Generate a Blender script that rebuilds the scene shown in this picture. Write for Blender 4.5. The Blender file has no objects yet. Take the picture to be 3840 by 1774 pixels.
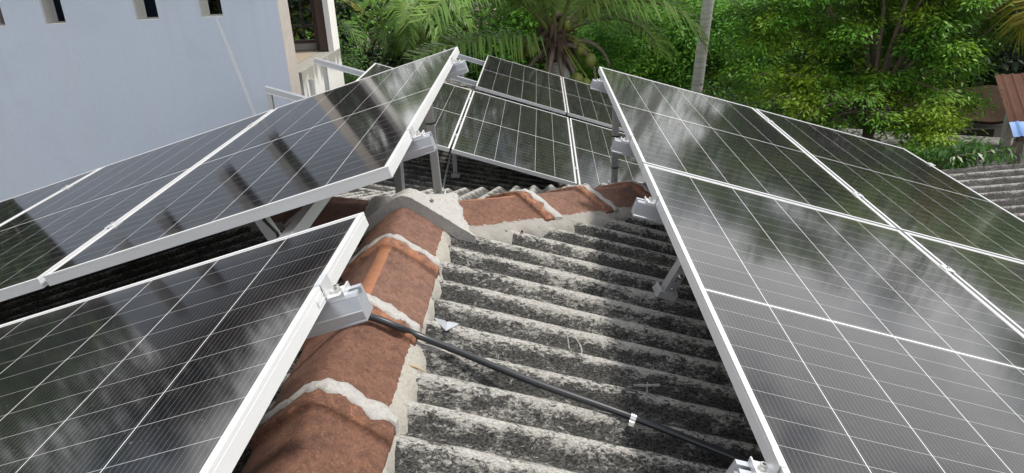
import bpy, math, random
import numpy as np
from mathutils import Vector, Matrix

C = bpy.context.scene
R = math.radians
CH = 6.8                       # height of the phone above the ground

# ------------------------------------------------------------------ camera
cam_d = bpy.data.cameras.new('camera')
cam = bpy.data.objects.new('camera', cam_d)
C.collection.objects.link(cam)
cam_d.sensor_width = 36.0
cam_d.lens = 36.0 * 2800 / 3840
cam_d.clip_start = 0.05
cam_d.clip_end = 2000
cx = Vector((0.99861573, 0.02599881, -0.04572401))
cu = Vector((0.03220958, 0.38498234, 0.92236172))
cb = Vector((0.04158324, -0.92255767, 0.38361201))
cam.matrix_world = Matrix(((cx.x, cu.x, cb.x, 0), (cx.y, cu.y, cb.y, 0), (cx.z, cu.z, cb.z, CH), (0, 0, 0, 1)))
C.camera = cam

# ------------------------------------------------------------------ sky, sun, exposure
SUN_EL, SUN_AZ = 61.0, 2.0     # azimuth measured from +X towards +Y
world = bpy.data.worlds.new('World')
C.world = world
world.use_nodes = True
nt = world.node_tree
nt.nodes.clear()
w_out = nt.nodes.new('ShaderNodeOutputWorld')
w_bg = nt.nodes.new('ShaderNodeBackground')
w_bg.inputs['Strength'].default_value = 0.10
sky = nt.nodes.new('ShaderNodeTexSky')
sky.sky_type = 'NISHITA'
sky.sun_disc = False
sky.sun_elevation = R(SUN_EL)
sky.sun_rotation = R(90 - SUN_AZ)
sky.air_density = 1.0
sky.dust_density = 2.0
w_tc = nt.nodes.new('ShaderNodeTexCoord')
w_map = nt.nodes.new('ShaderNodeMapping')
w_map.inputs['Scale'].default_value = (1.0, 1.0, 1.7)
w_map.inputs['Location'].default_value = (0.35, 0.1, 0.0)
w_n = nt.nodes.new('ShaderNodeTexNoise')
w_n.inputs['Scale'].default_value = 4.2
w_n.inputs['Detail'].default_value = 6
w_n.inputs['Roughness'].default_value = 0.55
w_r = nt.nodes.new('ShaderNodeValToRGB')
w_r.color_ramp.elements[0].position = 0.40
w_r.color_ramp.elements[0].color = (0, 0, 0, 1)
w_r.color_ramp.elements[1].position = 0.56
w_r.color_ramp.elements[1].color = (1, 1, 1, 1)
w_m = nt.nodes.new('ShaderNodeMixRGB')
w_m.inputs['Color2'].default_value = (21, 21.1, 21.2, 1)
nt.links.new(w_tc.outputs['Generated'], w_map.inputs['Vector'])
nt.links.new(w_map.outputs['Vector'], w_n.inputs['Vector'])
w_s = nt.nodes.new('ShaderNodeSeparateXYZ')
nt.links.new(w_tc.outputs['Generated'], w_s.inputs[0])
w_h = nt.nodes.new('ShaderNodeMapRange')          # clouds bank up towards the horizon
w_h.inputs[1].default_value = 0.0
w_h.inputs[2].default_value = 0.45
w_h.inputs[3].default_value = 0.07
w_h.inputs[4].default_value = -0.02
nt.links.new(w_s.outputs[2], w_h.inputs[0])
w_a = nt.nodes.new('ShaderNodeMath')
nt.links.new(w_n.outputs['Fac'], w_a.inputs[0])
nt.links.new(w_h.outputs[0], w_a.inputs[1])
nt.links.new(w_a.outputs[0], w_r.inputs['Fac'])
nt.links.new(w_r.outputs['Color'], w_m.inputs['Fac'])
nt.links.new(sky.outputs['Color'], w_m.inputs['Color1'])
nt.links.new(w_m.outputs['Color'], w_bg.inputs['Color'])
nt.links.new(w_bg.outputs['Background'], w_out.inputs['Surface'])

sun_d = bpy.data.lights.new('sun', 'SUN')
sun_d.energy = 4.0
sun_d.angle = R(8.0)
sun_d.color = (1.0, 0.95, 0.87)
sun = bpy.data.objects.new('sun', sun_d)
C.collection.objects.link(sun)
sd = Vector((math.cos(R(SUN_EL)) * math.cos(R(SUN_AZ)), math.cos(R(SUN_EL)) * math.sin(R(SUN_AZ)), math.sin(R(SUN_EL))))
sun.rotation_euler = sd.to_track_quat('Z', 'Y').to_euler()

vs = C.view_settings
vs.view_transform = 'Standard'
vs.look = 'None'
vs.exposure = 0.0
vs.gamma = 1.0
C.cycles.max_bounces = 6
C.cycles.diffuse_bounces = 3
C.cycles.glossy_bounces = 3
C.cycles.transmission_bounces = 3
C.cycles.transparent_max_bounces = 6

# ------------------------------------------------------------------ helpers
rng = np.random.default_rng(7)
random.seed(5)


class MB:
    """Collects vertices and faces and links them as ONE mesh object."""
    def __init__(s):
        s.v, s.f, s.a = [], [], []

    def add(s, verts, faces, attr=None):
        n = len(s.v)
        s.v.extend([tuple(p) for p in verts])
        s.f.extend([tuple(i + n for i in fc) for fc in faces])
        s.a.extend([0.0] * len(verts) if attr is None else list(attr))

    def box(s, c, d, M=None, attr=0.0):
        x, y, z = [k / 2 for k in d]
        vv = [Vector((c[0] + sx * x, c[1] + sy * y, c[2] + sz * z)) for sx in (-1, 1) for sy in (-1, 1) for sz in (-1, 1)]
        if M is not None:
            vv = [M @ p for p in vv]
        s.add(vv, [(0, 1, 3, 2), (4, 6, 7, 5), (0, 4, 5, 1), (2, 3, 7, 6), (0, 2, 6, 4), (1, 5, 7, 3)], [attr] * 8)

    def prism(s, prof, x0, x1, M=None):
        """closed outline in (y, z) pulled along x"""
        n = len(prof)
        vv = [Vector((x0, p[0], p[1])) for p in prof] + [Vector((x1, p[0], p[1])) for p in prof]
        if M is not None:
            vv = [M @ p for p in vv]
        s.add(vv, [(i, (i + 1) % n, n + (i + 1) % n, n + i) for i in range(n)] + [tuple(range(n))[::-1], tuple(range(n, 2 * n))])

    def tube(s, pts, rad, n=8, cap=True, attr=0.0):
        pts = [Vector(p) for p in pts]
        if not hasattr(rad, '__len__'):
            rad = [rad] * len(pts)
        vv = []
        up = Vector((0.13, 0.21, 1)).normalized()
        for i, p in enumerate(pts):
            d = (pts[min(i + 1, len(pts) - 1)] - pts[max(i - 1, 0)]).normalized()
            a = d.cross(up)
            if a.length < 0.05:
                a = d.cross(Vector((1, 0, 0)))
            a.normalize()
            b = d.cross(a)
            for k in range(n):
                t = 2 * math.pi * k / n
                vv.append(p + (a * math.cos(t) + b * math.sin(t)) * rad[i])
        ff = [(i * n + k, i * n + (k + 1) % n, (i + 1) * n + (k + 1) % n, (i + 1) * n + k) for i in range(len(pts) - 1) for k in range(n)]
        if cap:
            ff += [tuple(range(n))[::-1], tuple(range((len(pts) - 1) * n, len(pts) * n))]
        s.add(vv, ff, [attr] * len(vv))

    def grid(s, P, closed=False, attr=None):
        """P[i][j] points"""
        ni, nj = len(P), len(P[0])
        vv = [p for row in P for p in row]
        ff = [(i * nj + j, i * nj + j + 1, (i + 1) * nj + j + 1, (i + 1) * nj + j) for i in range(ni - 1) for j in range(nj - 1)]
        s.add(vv, ff, None if attr is None else [a for row in attr for a in row])

    def build(s, name, mat, parent=None, smooth=False, M=None, an='val'):
        me = bpy.data.meshes.new(name)
        me.from_pydata(s.v, [], s.f)
        me.update()
        if any(s.a):
            at = me.attributes.new(an, 'FLOAT', 'POINT')
            at.data.foreach_set('value', np.array(s.a, dtype=np.float32))
        if smooth:
            me.shade_smooth()
        me.materials.append(mat)
        return link(name, me, parent, M)


def link(name, me, parent=None, M=None):
    o = bpy.data.objects.new(name, me)
    C.collection.objects.link(o)
    if M is not None:
        o.matrix_basis = M
    if parent is not None:
        o.parent = parent
    return o


def tag(o, label=None, cat=None, group=None, kind=None):
    if label:
        o['label'] = label
    if cat:
        o['category'] = cat
    if group:
        o['group'] = group
    if kind:
        o['kind'] = kind
    return o


def thing(name, label, cat, M=None, group=None):
    o = bpy.data.objects.new(name, None)
    o.empty_display_size = 0.1
    C.collection.objects.link(o)
    if M is not None:
        o.matrix_basis = M
    return tag(o, label, cat, group)


def at(x, y, z):
    """camera-relative metres to world"""
    return Vector((x, y, z + CH))


def fast_mesh(name, V, F, mat, attr=None, parent=None, smooth=False):
    """V (n,3) array, F (m,k) int array"""
    me = bpy.data.meshes.new(name)
    k = F.shape[1]
    me.vertices.add(len(V))
    me.vertices.foreach_set('co', V.astype(np.float32).ravel())
    me.loops.add(F.size)
    me.loops.foreach_set('vertex_index', F.astype(np.int32).ravel())
    me.polygons.add(len(F))
    me.polygons.foreach_set('loop_start', np.arange(0, F.size, k, dtype=np.int32))
    me.polygons.foreach_set('loop_total', np.full(len(F), k, dtype=np.int32))
    me.update(calc_edges=True)
    me.validate()
    if attr is not None:
        a = me.attributes.new('val', 'FLOAT', 'POINT')
        a.data.foreach_set('value', attr.astype(np.float32))
    if smooth:
        me.shade_smooth()
    me.materials.append(mat)
    return link(name, me, parent)


# ------------------------------------------------------------------ materials
class N:
    def __init__(s, name):
        s.m = bpy.data.materials.new(name)
        s.m.use_nodes = True
        s.t = s.m.node_tree
        s.b = s.t.nodes['Principled BSDF']
        s.o = s.t.nodes['Material Output']

    def new(s, typ, **kw):
        n = s.t.nodes.new(typ)
        for k, v in kw.items():
            if k in n.inputs:
                n.inputs[k].default_value = v
            else:
                setattr(n, k, v)
        return n

    def l(s, a, b):
        s.t.links.new(a, b)

    def val(s, x, sock):
        if hasattr(x, 'is_linked'):
            s.l(x, sock)
        else:
            sock.default_value = x

    def math(s, op, a, b=0.0, c=0.0):
        n = s.t.nodes.new('ShaderNodeMath')
        n.operation = op
        for i, x in enumerate((a, b, c)):
            s.val(x, n.inputs[i])
        return n.outputs[0]

    def noise(s, scale, detail=4, rough=0.5, dist=0.0, vec=None):
        n = s.new('ShaderNodeTexNoise', Scale=scale, Detail=detail, Roughness=rough, Distortion=dist)
        s.l(vec if vec is not None else s.obj(), n.inputs['Vector'])
        return n.outputs['Fac']

    def obj(s):
        if not hasattr(s, '_tc'):
            s._tc = s.t.nodes.new('ShaderNodeTexCoord')
        return s._tc.outputs['Object']

    def mapped(s, scale=(1, 1, 1), loc=(0, 0, 0), rot=(0, 0, 0)):
        n = s.new('ShaderNodeMapping')
        n.inputs['Scale'].default_value = scale
        n.inputs['Location'].default_value = loc
        n.inputs['Rotation'].default_value = rot
        s.l(s.obj(), n.inputs['Vector'])
        return n.outputs[0]

    def step(s, x, a, b):
        n = s.t.nodes.new('ShaderNodeMapRange')
        n.interpolation_type = 'SMOOTHSTEP'
        s.val(x, n.inputs[0])
        n.inputs[1].default_value = a
        n.inputs[2].default_value = b
        return n.outputs[0]

    def mix(s, f, a, b):
        n = s.t.nodes.new('ShaderNodeMixRGB')
        for i, x in enumerate((f, a, b)):
            if isinstance(x, tuple) and len(x) == 3:
                x = (*x, 1)
            s.val(x, n.inputs[i])
        return n.outputs[0]

    def attr(s, name='val'):
        n = s.t.nodes.new('ShaderNodeAttribute')
        n.attribute_name = name
        return n.outputs['Fac']

    def bump(s, h, strength=0.3, dist=0.01):
        n = s.new('ShaderNodeBump', Strength=strength, Distance=dist)
        s.l(h, n.inputs['Height'])
        s.l(n.outputs[0], s.b.inputs['Normal'])

    def set(s, **kw):
        for k, v in kw.items():
            k = k.replace('_', ' ')
            if isinstance(v, tuple) and len(v) == 3:
                v = (*v, 1)
            s.val(v, s.b.inputs[k])
        return s


def simple(name, col, rough=0.6, metal=0.0, var=0.15, scale=8.0, bump=0.0, spec=0.5):
    n = N(name)
    f = n.noise(scale, 5, 0.6)
    c = n.mix(f, tuple(k * (1 - var) for k in col), tuple(min(1, k * (1 + var)) for k in col))
    n.set(Base_Color=c, Roughness=rough, Metallic=metal)
    n.b.inputs['Specular IOR Level'].default_value = spec
    if bump:
        n.bump(n.noise(scale * 6, 6, 0.6), bump, 0.01)
    return n.m


def mat_alu(name, col=(0.62, 0.63, 0.65), rough=0.42, metal=0.55):
    n = N(name)
    f = n.noise(3.0, 4, 0.6)
    st = n.noise(1.0, 3, 0.5, vec=n.mapped((4, 260, 260)))
    c = n.mix(f, tuple(k * 0.93 for k in col), col)
    c = n.mix(n.math('MULTIPLY', st, 0.12), c, (0.85, 0.85, 0.85))
    n.set(Base_Color=c, Roughness=n.math('MULTIPLY_ADD', f, 0.15, rough - 0.07), Metallic=metal)
    return n.m


def mat_glass():
    n = N('solar_cells')
    sep = n.new('ShaderNodeSeparateXYZ')
    n.l(n.obj(), sep.inputs[0])
    x, y = sep.outputs[0], sep.outputs[1]
    cx_ = n.math('DIVIDE', n.math('ADD', x, 0.552), 0.184)
    fx = n.math('FRACT', cx_)
    dcol = n.math('SUBTRACT', 0.5, n.math('ABSOLUTE', n.math('SUBTRACT', fx, 0.5)))
    colgap = n.math('LESS_THAN', dcol, 0.0011 / 0.184)
    marg = n.math('GREATER_THAN', n.math('ABSOLUTE', x), 0.5520)
    ay = n.math('ABSOLUTE', y)
    cen = n.math('LESS_THAN', ay, 0.0042)
    ry = n.math('DIVIDE', n.math('SUBTRACT', ay, 0.0105), 0.0925)
    fy = n.math('FRACT', ry)
    drow = n.math('SUBTRACT', 0.5, n.math('ABSOLUTE', n.math('SUBTRACT', fy, 0.5)))
    rowgap = n.math('LESS_THAN', drow, 0.0008 / 0.0925)
    mary = n.math('GREATER_THAN', ay, 1.1215)
    fb = n.math('FRACT', n.math('MULTIPLY', fx, 16.0))
    bus = n.math('LESS_THAN', n.math('ABSOLUTE', n.math('SUBTRACT', fb, 0.5)), 0.00032 / 0.0115)
    white = n.math('MAXIMUM', n.math('MAXIMUM', colgap, marg), n.math('MAXIMUM', cen, mary))
    cellv = n.new('ShaderNodeTexWhiteNoise')
    comb = n.new('ShaderNodeCombineXYZ')
    n.l(n.math('FLOOR', cx_), comb.inputs[0])
    n.l(n.math('FLOOR', ry), comb.inputs[1])
    n.l(n.math('SIGN', y), comb.inputs[2])
    n.l(comb.outputs[0], cellv.inputs['Vector'])
    cell = n.mix(cellv.outputs['Value'], (0.0045, 0.0045, 0.006), (0.0075, 0.0072, 0.009))
    base = n.mix(n.math('MULTIPLY', bus, 0.42), cell, (0.26, 0.26, 0.27))
    base = n.mix(n.math('MULTIPLY', rowgap, 0.7), base, (0.36, 0.36, 0.36))
    base = n.mix(white, base, (0.52, 0.52, 0.515))
    dust = n.step(n.noise(6.0, 8, 0.7), 0.35, 0.8)
    base = n.mix(n.math('MULTIPLY', dust, 0.028), base, (0.5, 0.46, 0.42))
    edge = n.math('MAXIMUM', n.step(ay, 1.04, 1.125), n.step(n.math('ABSOLUTE', x), 0.50, 0.556))
    base = n.mix(n.math('MULTIPLY', n.math('MULTIPLY', edge, n.noise(22.0, 5, 0.7)), 0.07), base, (0.45, 0.42, 0.38))
    speck = n.step(n.noise(90.0, 2, 0.5), 0.74, 0.78)
    base = n.mix(n.math('MULTIPLY', speck, 0.18), base, (0.5, 0.47, 0.42))
    n.set(Base_Color=base, Roughness=0.6)
    n.b.inputs['Specular IOR Level'].default_value = 0.0
    n.b.inputs['Coat Weight'].default_value = 0.8
    n.b.inputs['Coat IOR'].default_value = 1.45
    n.l(n.math('MULTIPLY_ADD', n.noise(4.0, 6, 0.7), 0.035, 0.055), n.b.inputs['Coat Roughness'])
    bp = n.new('ShaderNodeBump', Strength=0.035, Distance=0.004)
    n.l(n.noise(2.2, 1, 0.5), bp.inputs['Height'])
    n.l(bp.outputs[0], n.b.inputs['Coat Normal'])
    return n.m


def mat_sheet(name, light=(0.40, 0.39, 0.36), dark=(0.022, 0.022, 0.022), bias=0.0, axis=0):
    """weathered cement sheet: pale crests, black lichen mottling on flanks and in troughs"""
    n = N(name)
    crest = n.attr('val')
    sc = (0.55, 1, 1) if axis == 0 else (1, 0.55, 1)
    v = n.mapped(sc)
    big = n.noise(1.3, 3, 0.5)
    med = n.noise(17.0, 5, 0.6, 0.3, vec=v)
    fine = n.noise(92.0, 8, 0.76, 0.6, vec=v)
    # lichen cover: patches at three scales, thinning out towards the crests
    s = n.math('MULTIPLY', n.math('SUBTRACT', fine, 0.5), 3.3)
    s = n.math('MULTIPLY_ADD', n.math('SUBTRACT', med, 0.5), 1.5, s)
    s = n.math('MULTIPLY_ADD', n.math('SUBTRACT', big, 0.5), 1.2, s)
    s = n.math('MULTIPLY_ADD', n.math('POWER', crest, 3.6), 0.55, s)
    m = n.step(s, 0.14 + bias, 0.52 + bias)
    m2 = n.step(n.noise(190.0, 4, 0.7, 0.4, vec=v), 0.42, 0.58)
    m = n.math('MULTIPLY', m, n.math('MULTIPLY_ADD', m2, -0.5, 1.0))
    grey = n.mix(n.noise(14.0, 5, 0.6), tuple(k * 0.72 for k in light), light)
    grey = n.mix(n.math('MULTIPLY', n.step(crest, 0.7, 1.0), 0.5), grey, (0.48, 0.47, 0.44))
    dk = n.mix(n.math('MULTIPLY', m2, n.math('MULTIPLY_ADD', med, 0.9, 0.0)), dark, (0.17, 0.166, 0.154))
    n.set(Base_Color=n.mix(m, dk, grey), Roughness=0.95)
    n.b.inputs['Specular IOR Level'].default_value = 0.12
    n.bump(n.math('MULTIPLY_ADD', fine, 0.7, n.math('MULTIPLY', med, 0.3)), 0.55, 0.012)
    return n.m


def mat_clay():
    n = N('clay_tile')
    a = n.attr('val')
    big = n.noise(5.0, 5, 0.6)
    med = n.noise(26.0, 7, 0.68, 0.8)
    fine = n.noise(150.0, 4, 0.6)
    grit = n.noise(70.0, 6, 0.7, 0.3)
    c = n.mix(n.step(med, 0.30, 0.68), (0.135, 0.064, 0.044), (0.225, 0.108, 0.068))
    c = n.mix(n.math('MULTIPLY', n.step(grit, 0.48, 0.66), 0.45), c, (0.062, 0.034, 0.027))
    c = n.mix(n.math('MULTIPLY', n.step(big, 0.44, 0.72), 0.6), c, (0.066, 0.036, 0.029))
    oi = n.t.nodes.new('ShaderNodeObjectInfo')
    hsv = n.t.nodes.new('ShaderNodeHueSaturation')
    n.l(n.math('MULTIPLY_ADD', oi.outputs['Random'], 0.34, 0.68), hsv.inputs['Value'])
    n.l(n.math('MULTIPLY_ADD', oi.outputs['Random'], -0.18, 0.97), hsv.inputs['Saturation'])
    n.l(c, hsv.inputs['Color'])
    c = hsv.outputs[0]
    c = n.mix(n.math('MULTIPLY', n.step(fine, 0.54, 0.68), 0.4), c, (0.30, 0.16, 0.10))
    fresh = n.mix(n.noise(20.0, 4, 0.6), (0.21, 0.095, 0.055), (0.36, 0.17, 0.095))
    c = n.mix(n.step(n.math('ADD', a, n.math('MULTIPLY', n.math('SUBTRACT', med, 0.5), 0.9)), 0.42, 0.60), c, fresh)
    spot = n.step(n.noise(7.0, 3, 0.5), 0.69, 0.71)
    c = n.mix(n.math('MULTIPLY', spot, 0.7), c, (0.52, 0.26, 0.16))
    n.set(Base_Color=c, Roughness=0.88)
    n.b.inputs['Specular IOR Level'].default_value = 0.2
    n.bump(n.math('MULTIPLY_ADD', med, 0.6, n.math('MULTIPLY', fine, 0.4)), 0.35, 0.006)
    return n.m


def mat_mortar(name, col, dark, rough=0.95, amt=0.55, lo=0.42, hi=0.7):
    n = N(name)
    med = n.noise(14.0, 7, 0.68, 0.8)
    fine = n.noise(95.0, 6, 0.7, 0.8)
    c = n.mix(n.step(med, 0.25, 0.75), tuple(k * 0.78 for k in col), col)
    c = n.mix(n.math('MULTIPLY', n.step(n.math('MULTIPLY_ADD', fine, 0.6, n.math('MULTIPLY', med, 0.4)), lo + 0.06, hi), amt), c, dark)
    n.set(Base_Color=c, Roughness=rough)
    n.b.inputs['Specular IOR Level'].default_value = 0.1
    n.bump(n.math('MULTIPLY_ADD', fine, 0.6, n.math('MULTIPLY', med, 0.6)), 0.8, 0.012)
    return n.m


def mat_leaf(name, c1, c2, c3, trans=0.35, rough=0.5):
    n = N(name)
    a = n.attr('val')
    big = n.noise(0.9, 3, 0.5)
    c = n.mix(a, c1, c2)
    c = n.mix(n.math('MULTIPLY', n.step(big, 0.45, 0.7), 0.8), c, c3)
    n.set(Base_Color=c, Roughness=rough)
    n.b.inputs['Specular IOR Level'].default_value = 0.35
    tr = n.new('ShaderNodeBsdfTranslucent')
    n.l(n.mix(0.5, c, c3), tr.inputs['Color'])
    mx = n.new('ShaderNodeMixShader')
    mx.inputs[0].default_value = trans
    n.l(n.b.outputs[0], mx.inputs[1])
    n.l(tr.outputs[0], mx.inputs[2])
    n.l(mx.outputs[0], n.o.inputs['Surface'])
    return n.m


def mat_wall():
    n = N('blue_grey_plaster')
    big = n.noise(0.55, 4, 0.55, vec=n.mapped((1, 1, 0.5)))
    streak = n.noise(1.4, 4, 0.6, 0.4, vec=n.mapped((2.2, 1, 0.25)))
    c = n.mix(big, (0.43, 0.485, 0.575), (0.51, 0.565, 0.655))
    c = n.mix(n.math('MULTIPLY', n.step(streak, 0.45, 0.75), 0.28), c, (0.50, 0.53, 0.58))
    sep = n.new('ShaderNodeSeparateXYZ')
    n.l(n.obj(), sep.inputs[0])
    drip = n.noise(1.0, 5, 0.65, 0.2, vec=n.mapped((9, 1, 0.35)))
    under = n.step(sep.outputs[2], CH - 2.6, CH - 0.75)
    c = n.mix(n.math('MULTIPLY', n.math('MULTIPLY', n.step(drip, 0.50, 0.66), under), 0.10), c, (0.30, 0.335, 0.39))
    fine = n.noise(22.0, 6, 0.65)
    c = n.mix(n.math('MULTIPLY', n.step(fine, 0.35, 0.75), 0.16), c, (0.33, 0.365, 0.42))
    blot = n.noise(1.1, 6, 0.65, 0.5)
    c = n.mix(n.math('MULTIPLY', n.step(blot, 0.48, 0.62), 0.22), c, (0.37, 0.42, 0.50))
    n.set(Base_Color=c, Roughness=0.9)
    n.b.inputs['Specular IOR Level'].default_value = 0.15
    n.bump(n.math('MULTIPLY_ADD', fine, 0.5, n.noise(3.0, 4, 0.5)), 0.25, 0.01)
    return n.m


def mat_stained(name, col, stain, zlo, zhi, amt=0.7):
    """plaster with dark run-off stains below a ledge (object z between zlo and zhi)"""
    n = N(name)
    sep = n.new('ShaderNodeSeparateXYZ')
    n.l(n.obj(), sep.inputs[0])
    drip = n.noise(3.0, 5, 0.65, 0.3, vec=n.mapped((3, 3, 0.4)))
    h = n.step(sep.outputs[2], zlo, zhi)
    m = n.step(n.math('ADD', n.math('MULTIPLY', h, 0.8), drip), 0.95, 1.25)
    c = n.mix(n.noise(6.0, 6, 0.6), tuple(k * 0.85 for k in col), col)
    c = n.mix(n.math('MULTIPLY', m, amt), c, stain)
    n.set(Base_Color=c, Roughness=0.92)
    n.bump(n.noise(40.0, 5, 0.6), 0.3, 0.008)
    return n.m


MAT = {}
MAT['frame'] = mat_alu('anodised_frame', (0.60, 0.605, 0.61), 0.45, 0.25)
MAT['rail'] = mat_alu('aluminium_rail', (0.50, 0.52, 0.56), 0.38, 0.6)
MAT['clamp'] = mat_alu('aluminium_clamp', (0.74, 0.75, 0.76), 0.34, 0.6)
MAT['steel'] = mat_alu('stainless_steel', (0.62, 0.61, 0.58), 0.25, 0.95)
MAT['galv'] = mat_alu('galvanised_steel', (0.50, 0.51, 0.52), 0.45, 0.75)
MAT['glass'] = mat_glass()
MAT['back'] = simple('white_backsheet', (0.72, 0.72, 0.72), 0.6)
MAT['sheet'] = mat_sheet('weathered_roof_sheet')
MAT['sheet_shade'] = mat_sheet('shaded_roof_sheet', light=(0.20, 0.195, 0.18), dark=(0.012, 0.012, 0.012), bias=0.14)  # darker copy for the left slope: shade under the panels put into the colour
MAT['sheet_hip'] = mat_sheet('weathered_roof_sheet_hip', bias=-0.10, axis=1)
MAT['sheet_back'] = mat_sheet('weathered_roof_sheet_far', light=(0.40, 0.38, 0.34), bias=0.06)
MAT['sheet_grey'] = mat_sheet('pale_roof_sheet', light=(0.21, 0.20, 0.195), dark=(0.07, 0.068, 0.066), bias=-0.1)
MAT['sheet_dark'] = mat_sheet('dark_roof_sheet', light=(0.22, 0.20, 0.20), bias=0.05)
MAT['clay'] = mat_clay()
MAT['mortar'] = mat_mortar('pale_mortar', (0.47, 0.46, 0.44), (0.17, 0.155, 0.14), amt=0.7)
MAT['cement'] = mat_mortar('grey_cement', (0.33, 0.315, 0.29), (0.20, 0.19, 0.17), amt=0.45)
MAT['cream'] = mat_mortar('cream_mortar', (0.42, 0.40, 0.355), (0.13, 0.12, 0.10), amt=0.7)
MAT['pvc'] = simple('black_conduit', (0.022, 0.024, 0.028), 0.34, 0.0, 0.25, 5.0)
MAT['rubber'] = simple('black_cable_tie', (0.012, 0.012, 0.013), 0.5)
MAT['wall'] = mat_wall()
MAT['white_wall'] = mat_stained('white_plaster', (0.74, 0.73, 0.70), (0.16, 0.15, 0.12), CH - 1.95, CH - 1.40, 0.75)
MAT['reveal'] = simple('pale_reveal', (0.60, 0.58, 0.54), 0.9, var=0.12, scale=6)
MAT['strip'] = simple('pale_filler', (0.55, 0.575, 0.60), 0.9, var=0.08)
MAT['clean_white'] = simple('clean_plaster', (0.78, 0.77, 0.74), 0.9, var=0.08, scale=4, bump=0.2)  # plain white plaster without the run-off stains
MAT['column'] = mat_mortar('bare_concrete', (0.52, 0.47, 0.43), (0.27, 0.23, 0.2), amt=0.5)
MAT['slab'] = mat_mortar('dusty_slab', (0.40, 0.34, 0.27), (0.22, 0.13, 0.08), amt=0.6)
MAT['plaster_in'] = simple('inner_plaster', (0.42, 0.40, 0.37), 0.9, var=0.25, scale=3, bump=0.2)
MAT['timber'] = simple('dark_timber', (0.07, 0.045, 0.035), 0.7, var=0.4, scale=12, bump=0.3)
MAT['iron'] = simple('dark_iron', (0.045, 0.042, 0.04), 0.55, 0.3, 0.3)
MAT['navy'] = simple('navy_banner', (0.012, 0.022, 0.055), 0.6, var=0.3, scale=2)
MAT['house_white'] = simple('house_whitewash', (0.66, 0.64, 0.60), 0.9, var=0.12, scale=2, bump=0.2)
MAT['ground'] = simple('earth', (0.11, 0.09, 0.06), 0.95, var=0.4, scale=0.6, bump=0.5)
MAT['rust'] = simple('rusty_sheet', (0.095, 0.048, 0.036), 0.85, 0.0, 0.45, 4, 0.2, 0.1)
MAT['blue_sheet'] = simple('blue_sheet', (0.17, 0.33, 0.72), 0.45, 0.0, 0.15, 3)
MAT['brown_roof'] = simple('brown_roof', (0.036, 0.024, 0.017), 0.95, spec=0.05, var=0.5, scale=2.5, bump=0.4)
MAT['tank'] = simple('black_tank', (0.014, 0.015, 0.017), 0.4, var=0.3)
MAT['pipe_white'] = simple('white_pipe', (0.55, 0.55, 0.53), 0.5)
MAT['bark'] = simple('bark', (0.13, 0.10, 0.075), 0.95, var=0.45, scale=9, bump=0.8)
MAT['petiole'] = simple('palm_petiole', (0.13, 0.15, 0.045), 0.6, var=0.3, scale=3)
MAT['dead'] = simple('dead_petiole', (0.20, 0.165, 0.13), 0.9, var=0.35, scale=6, bump=0.4)
MAT['husk'] = simple('palm_husk', (0.09, 0.06, 0.042), 0.95, var=0.5, scale=14, bump=0.8)
MAT['coconut'] = simple('green_coconut', (0.17, 0.19, 0.035), 0.45, var=0.35, scale=5)
MAT['stick'] = simple('dry_stick', (0.36, 0.24, 0.14), 0.8, var=0.3, scale=20)
MAT['tin'] = simple('tin_plate', (0.36, 0.38, 0.41), 0.5, 0.4, 0.2, 25)
MAT['rusty_tin'] = simple('rusty_tin', (0.16, 0.11, 0.10), 0.7, 0.1, 0.4, 25)


def mat_trunk():
    n = N('palm_trunk')
    v = n.mapped((1, 1, 9))
    ring = n.noise(2.2, 4, 0.6, vec=v)
    bl = n.noise(7.0, 4, 0.6)
    c = n.mix(n.step(ring, 0.35, 0.65), (0.48, 0.465, 0.44), (0.66, 0.645, 0.62))
    c = n.mix(n.math('MULTIPLY', n.step(bl, 0.55, 0.68), 0.6), c, (0.68, 0.67, 0.64))
    n.set(Base_Color=c, Roughness=0.95)
    n.bump(ring, 0.2, 0.015)
    return n.m


MAT['trunk'] = mat_trunk()
MAT['leaf_lime'] = mat_leaf('leaf_lime', (0.016, 0.070, 0.012), (0.145, 0.37, 0.032), (0.32, 0.46, 0.036), 0.32)
MAT['leaf_bush'] = mat_leaf('leaf_bush', (0.043, 0.156, 0.029), (0.165, 0.418, 0.055), (0.220, 0.420, 0.045), 0.42)
MAT['leaf_dark'] = mat_leaf('leaf_dark', (0.013, 0.029, 0.013), (0.026, 0.055, 0.021), (0.036, 0.062, 0.021), 0.18)
MAT['leaf_mid'] = mat_leaf('leaf_mid', (0.031, 0.084, 0.026), (0.088, 0.195, 0.046), (0.142, 0.249, 0.057), 0.35)
MAT['leaf_big'] = mat_leaf('leaf_big', (0.020, 0.072, 0.020), (0.055, 0.16, 0.034), (0.16, 0.30, 0.040), 0.32, 0.35)
MAT['frond'] = mat_leaf('palm_leaflet', (0.120, 0.230, 0.059), (0.230, 0.400, 0.090), (0.325, 0.421, 0.124), 0.38, 0.42)
MAT['frond_yel'] = mat_leaf('palm_leaflet_yellow', (0.20, 0.20, 0.03), (0.32, 0.28, 0.05), (0.16, 0.19, 0.03), 0.35, 0.5)
MAT['banana'] = mat_leaf('banana_leaf', (0.045, 0.13, 0.04), (0.08, 0.2, 0.06), (0.10, 0.2, 0.06), 0.35, 0.4)

# ------------------------------------------------------------------ ground
g = MB()
g.add([(-600, -600, 0), (600, -600, 0), (600, 600, 0), (-600, 600, 0)], [(0, 1, 2, 3)])
tag(g.build('ground', MAT['ground']), kind='structure')

# ------------------------------------------------------------------ the house we stand on: hipped roof of corrugated sheets
T = 0.2915
RX, RZ, AP = -0.545, -1.07, 2.86     # ridge x, crest-plane height at ridge, apex Y
PITCH = 0.1455
EX, EXL, EY = 2.35, -3.45, 5.75      # eaves


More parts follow.
